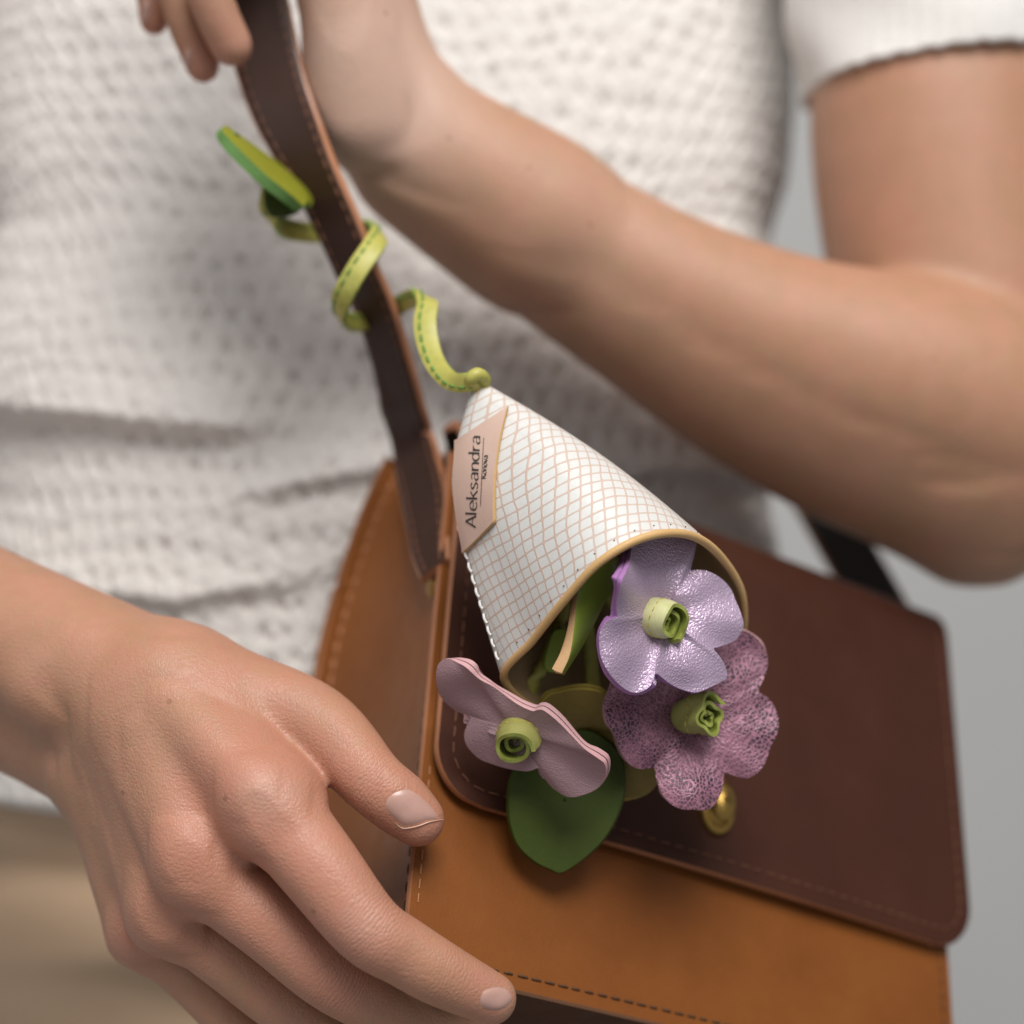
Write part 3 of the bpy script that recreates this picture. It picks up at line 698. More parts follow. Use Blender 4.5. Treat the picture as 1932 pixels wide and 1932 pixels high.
gl = gusset(1.0, 1); gus = slab('side_panel', gl, .0022, [M['gusset'], M['edge']], bag)
gr = gusset(WB - 11, -1); slab('side_panel', gr, .0022, [M['gusset'], M['edge']], bag)
gn = grid_normals(gl); gn = np.where((gn @ (CAM - O))[..., None] < 0, -gn, gn)
stitches('stitching', gl[:, 23], gn[:, 23], .0034, .0016, .00055, M['thread'], gus, lift=-.0001)
stitches('stitching', gl[:, 2], gn[:, 2], .0030, .0016, .00028, M['dthread'], gus, lift=0)
# back edge piping
v_, f_ = tube(gl[:, 25] + gn[:, 25] * .0005, .0016, 10); mesh_obj('piping', v_, f_, M['gusset'], gus)
# bottom and back
uu, ww = np.meshgrid(np.linspace(2, WB - 11, 60), np.linspace(2.5, 70, 20), indexing='ij')
slab('bottom_panel', B(uu, HB - 1 + 0 * uu, ww), .0022, [M['brown'], M['edge']], bag)
uu, ff = np.meshgrid(np.linspace(0, WB - 10, 50), np.linspace(0, 1, 40), indexing='ij')
slab('back_panel', back_edge(ff) + bu * uu[..., None] * .001 + bw * .001, .0022, [M['lining'], M['edge'], M['gusset']], bag)
# flap: from the back over the rounded top down the front
prof = [(-18, 46), (-16, 36), (-13, 26), (-10, 17)] + [(-8 + 13 - 13 * math.sin(a), 8.5 - 13 * math.cos(math.pi / 2 - 0) * 0 - 13 * (1 - math.sin(a)) * 0 - 13 * math.cos(a)) for a in np.linspace(math.pi / 2, 0, 12)] + [(v, -4.6) for v in np.linspace(11, HF - 14, 24)] + [(v, -4.6) for v in np.linspace(HF - 14, HF, 16)[1:]]
prof = np.array(prof); nu = 90
pv, pw = prof[:, 0], prof[:, 1]
U_, J_ = np.meshgrid(np.linspace(0, 1, nu), np.arange(len(prof)), indexing='ij')
vv, ww = pv[J_], pw[J_]; ub = .4 + 10 * smoothstep(8, 24, ww); ue = WB - 2.5 - 5 * smoothstep(-3, 12, ww); uu = ub + U_ * (ue - ub)
u2 = np.where(vv > HF - 15, rr(uu, vv, .4, WB - 2.5, HF, 14), uu)
sagf = -2.6 * np.sin(np.pi * np.clip(uu / WB, 0, 1)) * smoothstep(0, 40, vv) - .004 * vv ** 1.0 * 0
vv = vv + 3.0 * np.clip(uu / WB, 0, 1) * np.clip(vv / HF, 0, 1)
vv = vv - 4.5 * smoothstep(80, 0, uu) * smoothstep(26, -4, vv)
flapG = B(u2, vv, ww + sagf)
flap = slab('flap', flapG, .0026, [M['brown'], M['edge'], M['lining']], bag)
def flap_line():
    q = []
    for v in np.linspace(2, HF - 14, 40): q.append((4.4, v))
    for a in np.linspace(.05, 1.5, 14): q.append((4.4 + 10 - 10 * math.cos(a), HF - 14 + 10 * math.sin(a)))
    for u in np.linspace(15, WB - 18, 90): q.append((u, HF - 4))
    for a in np.linspace(1.5, .05, 14): q.append((WB - 16.5 + 10 * math.cos(a), HF - 14 + 10 * math.sin(a)))
    for v in np.linspace(HF - 14, 2, 40): q.append((WB - 6.5, v))
    return np.array(q)
q = flap_line(); sf = -2.6 * np.sin(np.pi * np.clip(q[:, 0] / WB, 0, 1)) * smoothstep(0, 40, q[:, 1])
stitches('stitching', B(q[:, 0], q[:, 1] + 3.0 * np.clip(q[:, 0] / WB, 0, 1) * np.clip(q[:, 1] / HF, 0, 1), -4.75 + sf), np.tile(-bw, (len(q), 1)), .0026, .0016, .00018, M['fthread'], flap, lift=0)
# gold clasp on the flap: an oval turn button on its low collar
def ray_plane(px, py, p0, n):
    d = unit(P(px, py, 0) - CAM); return CAM + d * ((p0 - CAM) @ n) / (d @ n)
cc = ray_plane(1350, 1520, B(0., 0., -7.5), -bw)
def lathe_oval(c, n, u, v, prof, ru, rv, ns=40):
    ph = np.linspace(0, 2 * np.pi, ns, endpoint=False); V = []
    for r, h in prof: V.append(c + n * h + (u[None] * np.cos(ph)[:, None] * ru + v[None] * np.sin(ph)[:, None] * rv) * r)
    V = np.array(V); k = len(prof); F = [tuple(f) for f in grid_faces(k, ns, closed_v=True)] + [tuple((k - 1) * ns + j for j in range(ns))]
    return V.reshape(-1, 3), F
v_, f_ = lathe_oval(cc, -bw, bu, bv, [(1.0, -.002), (1.0, .0008), (.95, .0015), (.8, .0018), (.74, .0013), (.70, .0013), (.68, .0035), (.60, .0046), (.4, .0052), (.05, .0054)], .0056, .0082)
clasp = mesh_obj('clasp', v_, f_, M['gold'], bag)
# strap: from the side panel up to the far hand
gn0 = unit(gn.reshape(-1, 3).mean(0)); gp = gl[20, 10]
low = [(823, 1076), (813, 1022), (806, 960), (793, 900)]
low3 = [ray_plane(a, b, gl[14, 6] + gn0 * .0062, gn0) for a, b in low]
ptsS = low3 + [P(775, 830, .0835), P(759, 760, .076), P(742, 690, .069), P(708, 583, .061), P(672, 507, .057), P(640, 430, .055), P(592, 327, .056), P(531, 198, .060), P(500, 96, .064), P(476, 0, .067), P(452, -90, .071), P(425, -260, .078), P(400, -600, .10)]
wvS = []
for p, a in zip(ptsS, [42, 44, 46, 48, 50, 52, 54, 52, 48, 44, 40, 16, 8, 4, 4, 4, 4]):
    if a is None: wvS.append(unit(-bw))
    else: a = math.radians(a); wvS.append(np.array([math.cos(a), -math.sin(a), .25 * math.cos(a)]))
tmp = catmull(np.hstack([np.array(ptsS), np.array(wvS), np.array([[10], [13.5], [15.5], [16.5], [17], [17], [17], [17], [17], [17], [17.2], [18], [19], [20], [20], [20], [19]])]), 170)
strap, (sp_, sw_, sn_) = sweep('strap', tmp[:, :3], tmp[:, 3:6], tmp[:, 6] * .001, .0023, [M['strap'], M['edge']], bag)
sgn = np.sign(np.sum(sn_ * (CAM - sp_), 1))[:, None]; fn = sn_ * sgn
for sd in (-1, 1):
    stitches('stitching', sp_ + sw_ * sd * (tmp[:, 6:7] * .0005 - .0026) + fn * .00115, fn, .0027, .0014, .00022, M['fthread'], strap, lift=0)
# rivet by the strap's end
bvh_g = BVHTree.FromPolygons([tuple(v) for v in gl.reshape(-1, 3)], [tuple(int(i) for i in q) for q in grid_faces(60, 26)]); rc = cast(bvh_g, 830, 1102, .05)[0] + gn0 * .0008
ru_ = unit(np.cross(gn0, np.array([0, 0, 1.]))); rv_ = np.cross(gn0, ru_)
v_, f_ = lathe_oval(rc, gn0, ru_, rv_, [(1, -.002), (1, .0004), (.9, .0012), (.6, .0018), (.05, .002)], .0042, .0042); mesh_obj('rivet', v_, f_, M['gold'], gus)
# the strap's other end, rising behind the elbow from the far side
ptsR = [P(1668, 1160, .165), P(1640, 1110, .170), P(1600, 1040, .178), P(1560, 970, .186), P(1500, 860, .20), P(1450, 700, .215)]
tmp2 = catmull(np.array(ptsR), 50)
sweep('strap', tmp2, np.tile(np.array([1., .25, .45]), (50, 1)), .0185, .0028, [M['strapback'], M['edge']], bag)

# ================================================================== FLOWER CHARM
charm = thing('flower_charm', P(1150, 1180, .005), 'white snakeskin print cone of purple and pink leather flowers tied to the bag strap', 'bag charm')
mouth = np.array([(945, 1276, .000), (1000, 1206, -.010), (1058, 1132, -.019), (1128, 1056, -.024), (1215, 1008, -.022), (1300, 1003, -.013), (1362, 1046, .000), (1403, 1126, .014), (1388, 1230, .026), (1300, 1315, .028), (1150, 1365, .020), (1020, 1340, .008)], float)
nt = 160; mo = catmull(mouth, nt, closed=True)
i_seam = np.argmin(np.hypot(mo[:, 0] - 945, mo[:, 1] - 1276)); mo = np.roll(mo, -i_seam, 0)
# keep the seam corner sharp
mo3 = np.array([P(*m) for m in mo])
ang = np.linspace(0, 2 * np.pi, nt, endpoint=False)
# apex ring matched to the mouth ring by bearing about the axis
axc, mc = P(903, 738, .011), mo3.mean(0); axd = unit(mc - axc)
rel = mo3 - mc; rel = rel - (rel @ axd)[:, None] * axd; ar = unit(rel)
ap3 = axc + ar * S(22) + axd * 0
nl = 70; tt = np.linspace(0, 1, nl)
G = ap3[:, None] + (mo3 - ap3)[:, None] * tt[None, :, None]
left_w = np.clip(-(ar @ unit(np.array([.86, .15, .40]))), 0, 1) ** 1.0
bump_t = np.interp(tt, [0, .1, .22, .34, .56, .77, 1], [0, .42, .88, 1.0, .72, .40, 0]); bump_t = np.convolve(np.pad(bump_t, 6, 'reflect', reflect_type='odd'), np.ones(13) / 13, 'valid')
G = G + np.array([-1., -.25, -.30]) * (left_w[:, None] * bump_t[None] * .0068)[..., None]
top_w = np.clip((ar @ unit(np.array([.7, -.2, .6]))), 0, 1)
G = G + unit(np.array([.55, -.3, .8])) * (top_w[:, None] * (np.sin(np.pi * tt) * .0022)[None])[..., None]
rho = np.concatenate([np.zeros((nt, 1)), np.cumsum(np.linalg.norm(np.diff(G, axis=1), axis=2), 1)], 1) + .004
seg = np.linalg.norm(np.roll(mo3, -1, 0) - mo3, axis=1); phi = np.concatenate([[0], np.cumsum(seg)[:-1]]) / rho[:, -1].mean()
uvc = np.stack([rho * np.cos(phi)[:, None], rho * np.sin(phi)[:, None]], -1)
# outer skin + inner skin, closed round, with a seam between first and last generator
G2 = np.concatenate([G, G[:1]], 0); UV2 = np.concatenate([uvc, np.stack([rho[0] * math.cos(seg.sum() / rho[:, -1].mean()), rho[0] * math.sin(seg.sum() / rho[:, -1].mean())], -1)[None]], 0)
nC = grid_normals(G2); ctr_line = axc + axd * ((G2 - axc) @ axd)[..., None]
nC = np.where(np.sum(nC * (G2 - ctr_line), -1, keepdims=True) < 0, -nC, nC)
nC[0] = nC[-1] = unit(nC[0] + nC[-1])
inn = G2 - nC * .0013 * np.minimum(1, tt * 8)[None, :, None]
Vc = np.vstack([G2.reshape(-1, 3), inn.reshape(-1, 3)]); K = (nt + 1) * nl
Fc = np.vstack([grid_faces(nt + 1, nl), grid_faces(nt + 1, nl, flip=True) + K])
mi = np.concatenate([np.zeros(len(Fc) // 2), np.ones(len(Fc) // 2)])
cone = mesh_obj('cone_wrap', Vc, Fc, [M['snake'], M['coneback']], charm, mi, uv=np.vstack([UV2.reshape(-1, 2)] * 2))
# the tan binding round the mouth
rimc = (G2[:, -1] + inn[:, -1]) / 2; nn = nC[:, -1]; tg = unit(G2[:, -1] - G2[:, -2])
secs = []
for a in np.linspace(0, 2 * np.pi, 12, endpoint=False): secs.append(rimc + nn * (math.cos(a) * .00105) + tg * (.0004 + math.sin(a) * .0010))
R_ = np.stack(secs, 1); mesh_obj('edge_binding', R_.reshape(-1, 3), grid_faces(nt + 1, 12, closed_v=True), M['binding'], cone)
# left seam: raised flange with white stitches along the first generator
k0 = 2
stitches('seam_stitching', G[k0, 30:68] + nC[k0, 30:68] * .0004, nC[k0, 30:68], .0022, .0010, .00030, M['wthread'], cone, lift=.0001)
stitches('rim_stitching', G[4:70, -3] + nC[4:70, -3] * .0001, nC[4:70, -3], .0002, .0052, .00013, M['dthread'], cone, lift=0)
bvh_cone = BVHTree.FromPolygons([tuple(v) for v in G2.reshape(-1, 3)], [tuple(int(i) for i in q) for q in grid_faces(nt + 1, nl)])
# label: a nude leather parallelogram bent round the cone's left side
TL, TR, BR, BL = (865, 834), (959, 772), (937, 985), (880, 1042)
def tag_px(a, b):   # a: bottom -> top, b: left -> right; left edge bows outwards with the cone
    l = np.array(BL) + (np.array(TL) - np.array(BL)) * a; r = np.array(BR) + (np.array(TR) - np.array(BR)) * a
    l = l + np.array([-10, 0]) * math.sin(math.pi * a) ** 1.3; r = r + np.array([-9, 0]) * math.sin(math.pi * a)
    return l + (r - l) * b
TG = np.zeros((44, 22, 3)); TN = np.zeros((44, 22, 3))
for i, a in enumerate(np.linspace(0, 1, 44)):
    for j, b in enumerate(np.linspace(0, 1, 22)):
        q = tag_px(a, b); p, n = cast(bvh_cone, q[0], q[1], -.002 - .012 * (1 - a)); TG[i, j] = p; TN[i, j] = n
for _ in range(10):
    TG[1:-1, 1:-1] = .5 * TG[1:-1, 1:-1] + .125 * (TG[:-2, 1:-1] + TG[2:, 1:-1] + TG[1:-1, :-2] + TG[1:-1, 2:])
    TG[1:-1, [0, -1]] = .5 * TG[1:-1, [0, -1]] + .25 * (TG[:-2, [0, -1]] + TG[2:, [0, -1]])
tn = grid_normals(TG); tn = np.where(np.sum(tn * (CAM - TG), -1, keepdims=True) < 0, -tn, tn)
TGo = TG + tn * .0013
tag = slab('label_tag', TGo, .0012, [M['tag'], M['binding']], charm)
bvh_tag = BVHTree.FromPolygons([tuple(v) for v in TGo.reshape(-1, 3)], [tuple(int(i) for i in q) for q in grid_faces(44, 22)])
GL = {'A': (1.2, [[(0, 0), (.55, 1.5), (1.1, 0)], [(.22, .5), (.88, .5)]]), 'l': (.42, [[(.1, 0), (.1, 1.6)]]), 'e': (1.05, [[(.1, .52), (.86, .55), (.8, .85), (.5, 1.0), (.18, .85), (.05, .5), (.15, .15), (.5, 0), (.85, .15)]]),
      'k': (.95, [[(.1, 0), (.1, 1.6)], [(.75, 1), (.12, .45)], [(.3, .62), (.85, 0)]]), 's': (.85, [[(.65, .85), (.4, 1), (.12, .82), (.2, .58), (.5, .45), (.65, .22), (.4, 0), (.08, .12)]]),
      'a': (.95, [[(.15, .85), (.45, 1), (.72, .8), (.72, 0)], [(.72, .55), (.3, .52), (.08, .28), (.3, 0), (.72, .2)]]), 'n': (.95, [[(.1, 0), (.1, 1)], [(.1, .7), (.45, 1), (.75, .8), (.75, 0)]]),
      'd': (.95, [[(.75, 1.6), (.75, 0)], [(.75, .8), (.45, 1), (.1, .75), (.08, .3), (.4, 0), (.75, .25)]]), 'r': (.65, [[(.1, 0), (.1, 1)], [(.1, .65), (.35, .95), (.6, .95)]]),
      'K': (1.1, [[(.1, 0), (.1, 1.5)], [(.95, 1.5), (.12, .65)], [(.35, .85), (1.0, 0)]]), 'o': (1.0, [[(.5, 0), (.1, .3), (.1, .7), (.5, 1), (.85, .7), (.85, .3), (.5, 0)]]), 'v': (.9, [[(.05, 1), (.42, 0), (.8, 1)]])}
def lettering(text, o, d, up, sx, sy, nib):
    V, F = [], []; x = 0; d = np.array(d, float); up = np.array(up, float); nibv = np.array(nib)
    for chh in text:
        adv, strokes = GL[chh]
        for st in strokes:
            st = np.array(st, float)
            q = catmull(np.hstack([st, 0 * st[:, :1]]), 6 * len(st))[:, :2] if len(st) > 3 else np.vstack([st[i] + (st[i + 1] - st[i]) * f for i in range(len(st) - 1) for f in np.linspace(0, 1, 6)])
            b0 = len(V)
            tgt = unit(np.gradient(q, axis=0) + 1e-9); nr = np.stack([-tgt[:, 1], tgt[:, 0]], 1)
            hw = .034 + np.abs(nr @ nibv)
            for s_ in (1, -1):
                for p, n_, h_ in zip(q, nr, hw):
                    r = p + n_ * h_ * s_; pix = np.array(o) + d * (x + r[0]) * sx + up * r[1] * sy
                    pp, pn = cast(bvh_tag, pix[0], pix[1], -.005); V.append(pp + pn * .00012)
            k = len(q)
            F += [(b0 + i, b0 + i + 1, b0 + k + i + 1, b0 + k + i) for i in range(k - 1)]
        x += adv
    return np.array(V), F
d = unit(np.array([907. - 898, 818 - 995])); upv = np.array([-1., -.05])
v_, f_ = lettering('Aleksandra', (898, 995), d, upv, 19.6, 13.0, (.055, .012)); mesh_obj('lettering', v_, f_, M['ink'], tag, smooth=False)
v_, f_ = lettering('Konova', (917, 903), unit(np.array([4., -45])), upv, 7.6, 6.0, (.09, .07)); mesh_obj('lettering', v_, f_, M['ink'], tag, smooth=False)
V_ = []
for f in np.linspace(0, 1, 24):
    for s_ in (-.55, .55):
        p, n = cast(bvh_tag, 907 + 6 * f + s_, 955 - 129 * f, -.005); V_.append(p + n * .00012)
mesh_obj('underline', np.array(V_), [(2 * i, 2 * i + 1, 2 * i + 3, 2 * i + 2) for i in range(23)], M['ink'], tag, smooth=False)

# ---- flowers
def sheet(name, outline, ctr, depth, parent, mats, th, rings=16, nb=200, jitter=0, back=0, scale=1.0, wob=0.0, label=None, centre_r=.0):
    B2 = catmull([(a, b, 0) for a, b in outline], nb, closed=True)[:, :2]; c = np.array(ctr, float)
    if jitter:
        ph = np.linspace(0, 2 * np.pi, nb, endpoint=False); r = 1 + jitter * (np.sin(ph * 4 + .7) + .6 * np.sin(ph * 9 + 2))
        B2 = c + (B2 - c) * (r * scale)[:, None]
    elif scale != 1: B2 = c + (B2 - c) * scale
    G = np.zeros((rings, nb, 3)); 
    for i, r in enumerate(np.linspace(0.02, 1, rings)):
        q = c + (B2 - c) * r
        y = depth(q[:, 0], q[:, 1], r, np.arange(nb) / nb * 2 * np.pi)
        for k in range(nb): G[i, k] = P(q[k, 0], q[k, 1], y[k])
    Gc = np.concatenate([G[:, -1:], G, G[:, :1]], 1); n = grid_normals(Gc)[:, 1:-1]
    n = np.where(np.sum(n * (CAM - G), -1, keepdims=True) < 0, -n, n)
    n[0] = unit(n[1].mean(0)); 
    G = G - n * back
    n2 = n.copy()
    Bk = G - n2 * th
    K = rings * nb; V = np.vstack([G.reshape(-1, 3), Bk.reshape(-1, 3)])
    f1 = grid_faces(rings, nb, closed_v=True); f2 = grid_faces(rings, nb, closed_v=True, flip=True) + K
    ids = (rings - 1) * nb + np.arange(nb); nx = (rings - 1) * nb + (np.arange(nb) + 1) % nb
    outd = unit(G[-1] - G[-2]); mid = (G[-1] + Bk[-1]) / 2 + outd * th * .18; bm = len(V); V = np.vstack([V, mid])
    k = np.arange(nb); k2 = (k + 1) % nb
    e = np.vstack([np.stack([ids, bm + k, bm + k2, nx], 1), np.stack([bm + k, ids + K, nx + K, bm + k2], 1)])
    F = np.vstack([f1, f2, e]); mi = np.concatenate([np.zeros(len(f1)), np.full(len(f2), 2 if len(mats) > 2 else 0), np.ones(len(e))])
    o = mesh_obj(name, V, F, mats, parent, mi, label=label); return sharp(o, 50), G
MM = .001 * .1268   # metres per px at the flowers
def bud(parent, base, axis, r, length, mats, turns=2.6, tilt=0, seed=0, inner=.0, crumple=.0, thread='ythread', cone_=.0):
    """A strip of leather rolled into a scroll; the roll's open end faces along axis."""
    rg = np.random.default_rng(seed); axis = unit(axis); u = unit(np.cross(axis, np.array([.2, .1, 1.]))); v = np.cross(axis, u)
    n = int(46 * turns); a = np.linspace(0, 2 * np.pi * turns, n) + tilt; f = np.linspace(0, 1, n)      # f: outer -> inner
    rad = r * (1 - f * .86); th = .0009; rows = 12; parts = []
    G = np.zeros((n, rows, 3)); Gi = np.zeros((n, rows, 3))
    for j, h in enumerate(np.linspace(0, 1, rows)):
        hh = h * length * (1 - .10 * f + inner * f) + .00035 * np.sin(a * 3 + seed)
        bulge = 1 + .10 * math.sin(math.pi * h) - cone_ * (1 - h) + crumple * np.sin(a * 4 + h * 5 + seed) * h
        roll = -.10 * (h > .9) 
        rr_ = rad * bulge * (1 + roll * .6)
        base_j = base + axis * hh[:, None]
        G[:, j] = base_j + (u[None] * np.cos(a)[:, None] + v[None] * np.sin(a)[:, None]) * rr_[:, None]
        Gi[:, j] = base_j + (u[None] * np.cos(a)[:, None] + v[None] * np.sin(a)[:, None]) * (rr_ - th)[:, None]
    V = np.vstack([G.reshape(-1, 3), Gi.reshape(-1, 3)]); K = n * rows
    rim = np.stack([np.arange(n - 1) * rows + rows - 1, np.arange(1, n) * rows + rows - 1, np.arange(1, n) * rows + rows - 1 + K, np.arange(n - 1) * rows + rows - 1 + K], 1)
    ends = np.array([[j, j + 1, j + 1 + K, j + K] for j in range(rows - 1)])
    f1 = grid_faces(n, rows); f2 = grid_faces(n, rows, flip=True) + K
    F = np.vstack([f1, f2, rim, ends]); mi = np.concatenate([np.zeros(len(f1)), np.ones(len(f2) + len(rim) + len(ends))])
    # stitches round the outer turn belong to the same piece
    V2, F2 = [], []; 
    k = 0; tn_ = int(46 * .96); j = int(rows * .62)
    st = []
    nr = unit(G[:tn_, j] - (base + axis * ((G[:tn_, j] - base) @ axis)[:, None]))
    L = np.concatenate([[0], np.cumsum(np.linalg.norm(np.diff(G[:tn_, j], axis=0), axis=1))]); s = .0003
    while s < L[-1] - .0016:
        q = []
        for g, up in ((0, -.5), (.3, .7), (.7, .7), (1, -.5)):
            p = np.array([np.interp(s + g * .0013, L, G[:tn_, j][:, c]) for c in range(3)]); m_ = unit(np.array([np.interp(s + g * .0013, L, nr[:, c]) for c in range(3)])); q.append(p + m_ * up * .00013)
        st.append(tube(q, .00014, 5)); s += .0021
    sv, sf = join(st); Fl = [tuple(x) for x in F] + [tuple(i + len(V) for i in x) for x in sf]
    mi = np.concatenate([mi, np.full(len(sf), 2)])
    o = mesh_obj('bud', np.vstack([V, sv]), Fl, [mats[0], mats[1], M[thread]], parent, mi); return sharp(o, 50)

F1 = [(1193, 1026), (1191, 1036), (1187, 1063), (1175, 1092), (1165, 1125), (1163, 1150), (1166, 1163), (1158, 1166), (1139, 1178), (1131, 1199), (1133, 1236), (1147, 1266), (1168, 1291), (1189, 1305), (1207, 1306), (1226, 1295), (1235, 1275), (1240, 1271), (1263, 1289), (1287, 1301), (1314, 1306), (1339, 1297), (1359, 1287), (1372, 1277), (1369, 1258), (1359, 1240), (1346, 1224), (1351, 1222), (1367, 1217), (1386, 1209), (1398, 1194), (1403, 1178), (1398, 1157), (1388, 1133), (1378, 1110), (1359, 1090), (1334, 1077), (1310, 1075), (1303, 1076), (1308, 1055), (1314, 1025), (1310, 1003), (1280, 988), (1240, 990), (1210, 1005)]
def d1(px, py, r, t):
    dx, dy = (px - 1250) * MM, (py - 1165) * MM
    y = -.010 + .42 * dx - .22 * dy
    y = y - .015 * np.exp(-((px - 1165) / 42) ** 2 - ((py - 1085) / 75) ** 2) - .0035 * np.exp(-((px - 1140) / 50) ** 2 - ((py - 1220) / 50) ** 2)
    y = y + .006 * smoothstep(.0, .02, dx) * r ** 2 * .5 + .004 * np.exp(-(r / .33) ** 2)
    y = y + .0008 * np.sin(t * 10 + 1) * r ** 2 + .0022 * np.exp(-((px - 1300) / 40) ** 2 - ((py - 1300) / 30) ** 2)
    return y
lil, g1 = sheet('flower', F1, (1250, 1168), d1, charm, [M['lilac'], M['lilac_edge']], .0013, label='lilac metallic leather flower set deepest in the mouth of the cone')
sheet('petal_layer', F1, (1250, 1168), d1, lil, [M['lilac'], M['lilac_edge']], .0013, back=.00145, jitter=.008)
bud(lil, P(1206, 1164, -.006), np.array([.72, -.62, -.08]), S(43), .0110, [M['bud_pale'], M['bud_in']], 2.7, 2.2, 3, inner=-.25)
F2 = [(1150, 1300), (1140, 1320), (1139, 1338), (1147, 1366), (1161, 1388), (1170, 1415), (1184, 1438), (1203, 1450), (1222, 1450), (1234, 1447), (1237, 1458), (1238, 1468), (1248, 1495), (1267, 1518), (1289, 1527), (1310, 1527), (1334, 1528), (1351, 1514), (1363, 1489), (1366, 1464), (1366, 1457), (1375, 1459), (1390, 1465), (1411, 1468), (1431, 1456), (1445, 1436), (1453, 1411), (1465, 1386), (1469, 1360), (1462, 1335), (1450, 1318), (1432, 1306), (1431, 1300), (1441, 1279), (1449, 1249), (1439, 1218), (1421, 1199), (1400, 1189), (1370, 1190), (1335, 1210), (1310, 1245), (1300, 1258), (1285, 1248), (1245, 1232), (1200, 1238), (1170, 1262)]
def d2(px, py, r, t):
    dx, dy = (px - 1310) * MM, (py - 1355) * MM
    y = .005 + .22 * dx - .12 * dy + .004 * np.exp(-(r / .30) ** 2)
    y = y - .0045 * np.exp(-((px - 1165) / 60) ** 2 - ((py - 1360) / 70) ** 2) - .003 * np.exp(-((px - 1300) / 70) ** 2 - ((py - 1500) / 45) ** 2) + .004 * np.exp(-((px - 1420) / 50) ** 2 - ((py - 1230) / 50) ** 2)
    return y + .0010 * np.sin(t * 5 + 2) * r ** 2 + .0005 * np.sin(t * 13) * r ** 3
pnk, g2 = sheet('flower', F2, (1308, 1360), d2, charm, [M['pink'], M['pink_edge']], .0010, label='largest flower, crackled deep pink leather, below the lilac one')
sheet('petal_layer', F2, (1308, 1360), d2, pnk, [M['pink'], M['pink_edge']], .0010, back=.00115, jitter=.008, scale=1.004)
bud(pnk, P(1286, 1352, .008), np.array([.55, -.80, .10]), S(46), .0118, [M['bud'], M['bud_in']], 2.4, 4.0, 8, inner=-.1, crumple=.17, cone_=.25)
F3 = [(835, 1245), (848, 1243), (861, 1249), (879, 1259), (904, 1281), (933, 1297), (974, 1327), (1003, 1341), (1012, 1340), (1025, 1340), (1051, 1360), (1077, 1386), (1102, 1412), (1130, 1432), (1141, 1442), (1142, 1463), (1128, 1486), (1102, 1499), (1074, 1504), (1048, 1491), (1030, 1473), (1019, 1452), (1014, 1449), (994, 1455), (961, 1451), (930, 1442), (902, 1430), (881, 1407), (876, 1386), (884, 1363), (888, 1354), (880, 1349), (858, 1340), (833, 1317), (823, 1286), (825, 1258)]
def d3(px, py, r, t):
    dx, dy = (px - 975) * MM, (py - 1375) * MM
    e = (dx * .62 - dy * .78)               # up and to the right
    y = -.004 - .45 * e - 26.0 * np.maximum(e, 0) ** 2 * 1.3 - .15 * dx + .0012 * np.exp(-(r / .3) ** 2)
    y = y - .004 * np.exp(-((px - 860) / 50) ** 2 - ((py - 1265) / 40) ** 2) + .0012 * np.exp(-((px - 1008) / 30) ** 2 - ((py - 1345) / 34) ** 2)
    return y + .0008 * np.sin(t * 7 + 1) * r ** 2
dus, g3 = sheet('flower', F3, (968, 1378), d3, charm, [M['dusty'], M['dusty_edge']], .0011, label='matt dusty pink flower folded forward beside the cone seam')
sheet('petal_layer', F3, (968, 1378), d3, dus, [M['dusty'], M['dusty_edge']], .0011, back=.0013, scale=1.004)
bud(dus, P(986, 1366, .004), np.array([-.16, -.88, -.36]), S(44), .0135, [M['bud'], M['bud_in']], 2.7, 3.4, 5, inner=-.35)
F4 = [(1030, 1318), (1060, 1306), (1095, 1301), (1130, 1306), (1150, 1318), (1195, 1350), (1240, 1400), (1248, 1450), (1228, 1492), (1185, 1508), (1145, 1497), (1124, 1470), (1112, 1468), (1095, 1492), (1060, 1500), (1020, 1490), (993, 1462), (985, 1420), (1000, 1370)]
def d4(px, py, r, t):
    dx, dy = (px - 1110) * MM, (py - 1410) * MM
    return .012 + .75 * dy * (dy < 0) - .1 * dy + .003 * np.exp(-(r / .3) ** 2) + .0008 * np.sin(t * 5) * r ** 2
olv, g4 = sheet('flower', F4, (1115, 1405), d4, charm, [M['olive'], M['olive_edge']], .0011, label='olive leather flower half hidden behind the two pink ones')
sheet('petal_layer', F4, (1115, 1405), d4, olv, [M['olive'], M['olive_edge']], .0011, back=.0013, jitter=.008)
# leaves
L1 = [(966, 1470), (961, 1510), (963, 1550), (978, 1594), (1010, 1625), (1040, 1640), (1056, 1646), (1075, 1638), (1110, 1612), (1142, 1578), (1166, 1532), (1176, 1480), (1165, 1420), (1110, 1380), (1040, 1390), (990, 1430)]
def dl1(px, py, r, t): return .008 - .12 * (py - 1500) * MM + .05 * (px - 1060) * MM - .0025 * np.abs((px - 1065) / 100.) ** 1.5
sheet('leaf', L1, (1065, 1510), dl1, charm, [M['leaf'], M['leaf']], .0022, label='large dark green leaf hanging below the flowers')
lf = catmull(np.array([(1160, 1048, 0), (1114, 1070, 0), (1095, 1100, 0), (1087, 1140, 0), (1083, 1185, 0), (1075, 1235, 0), (1060, 1270, 0)]), 36)[:, :2]
rt = catmull(np.array([(1172, 1054, 0), (1169, 1080, 0), (1158, 1106, 0), (1142, 1137, 0), (1121, 1178, 0), (1099, 1220, 0), (1065, 1273, 0)]), 36)[:, :2]
LG = np.array([[P(*(lf[i] + (rt[i] - lf[i]) * g), -.017 + .007 * g ** 1.5 + .004 * (1 - i / 35)) for g in np.linspace(0, 1, 12)] for i in range(36)])
slab('leaf', LG, .0026, [M['leaf2'], M['leaf_tan'], M['leaf_tan']], charm, label='green leaf with tan cut edge standing in the mouth of the cone')
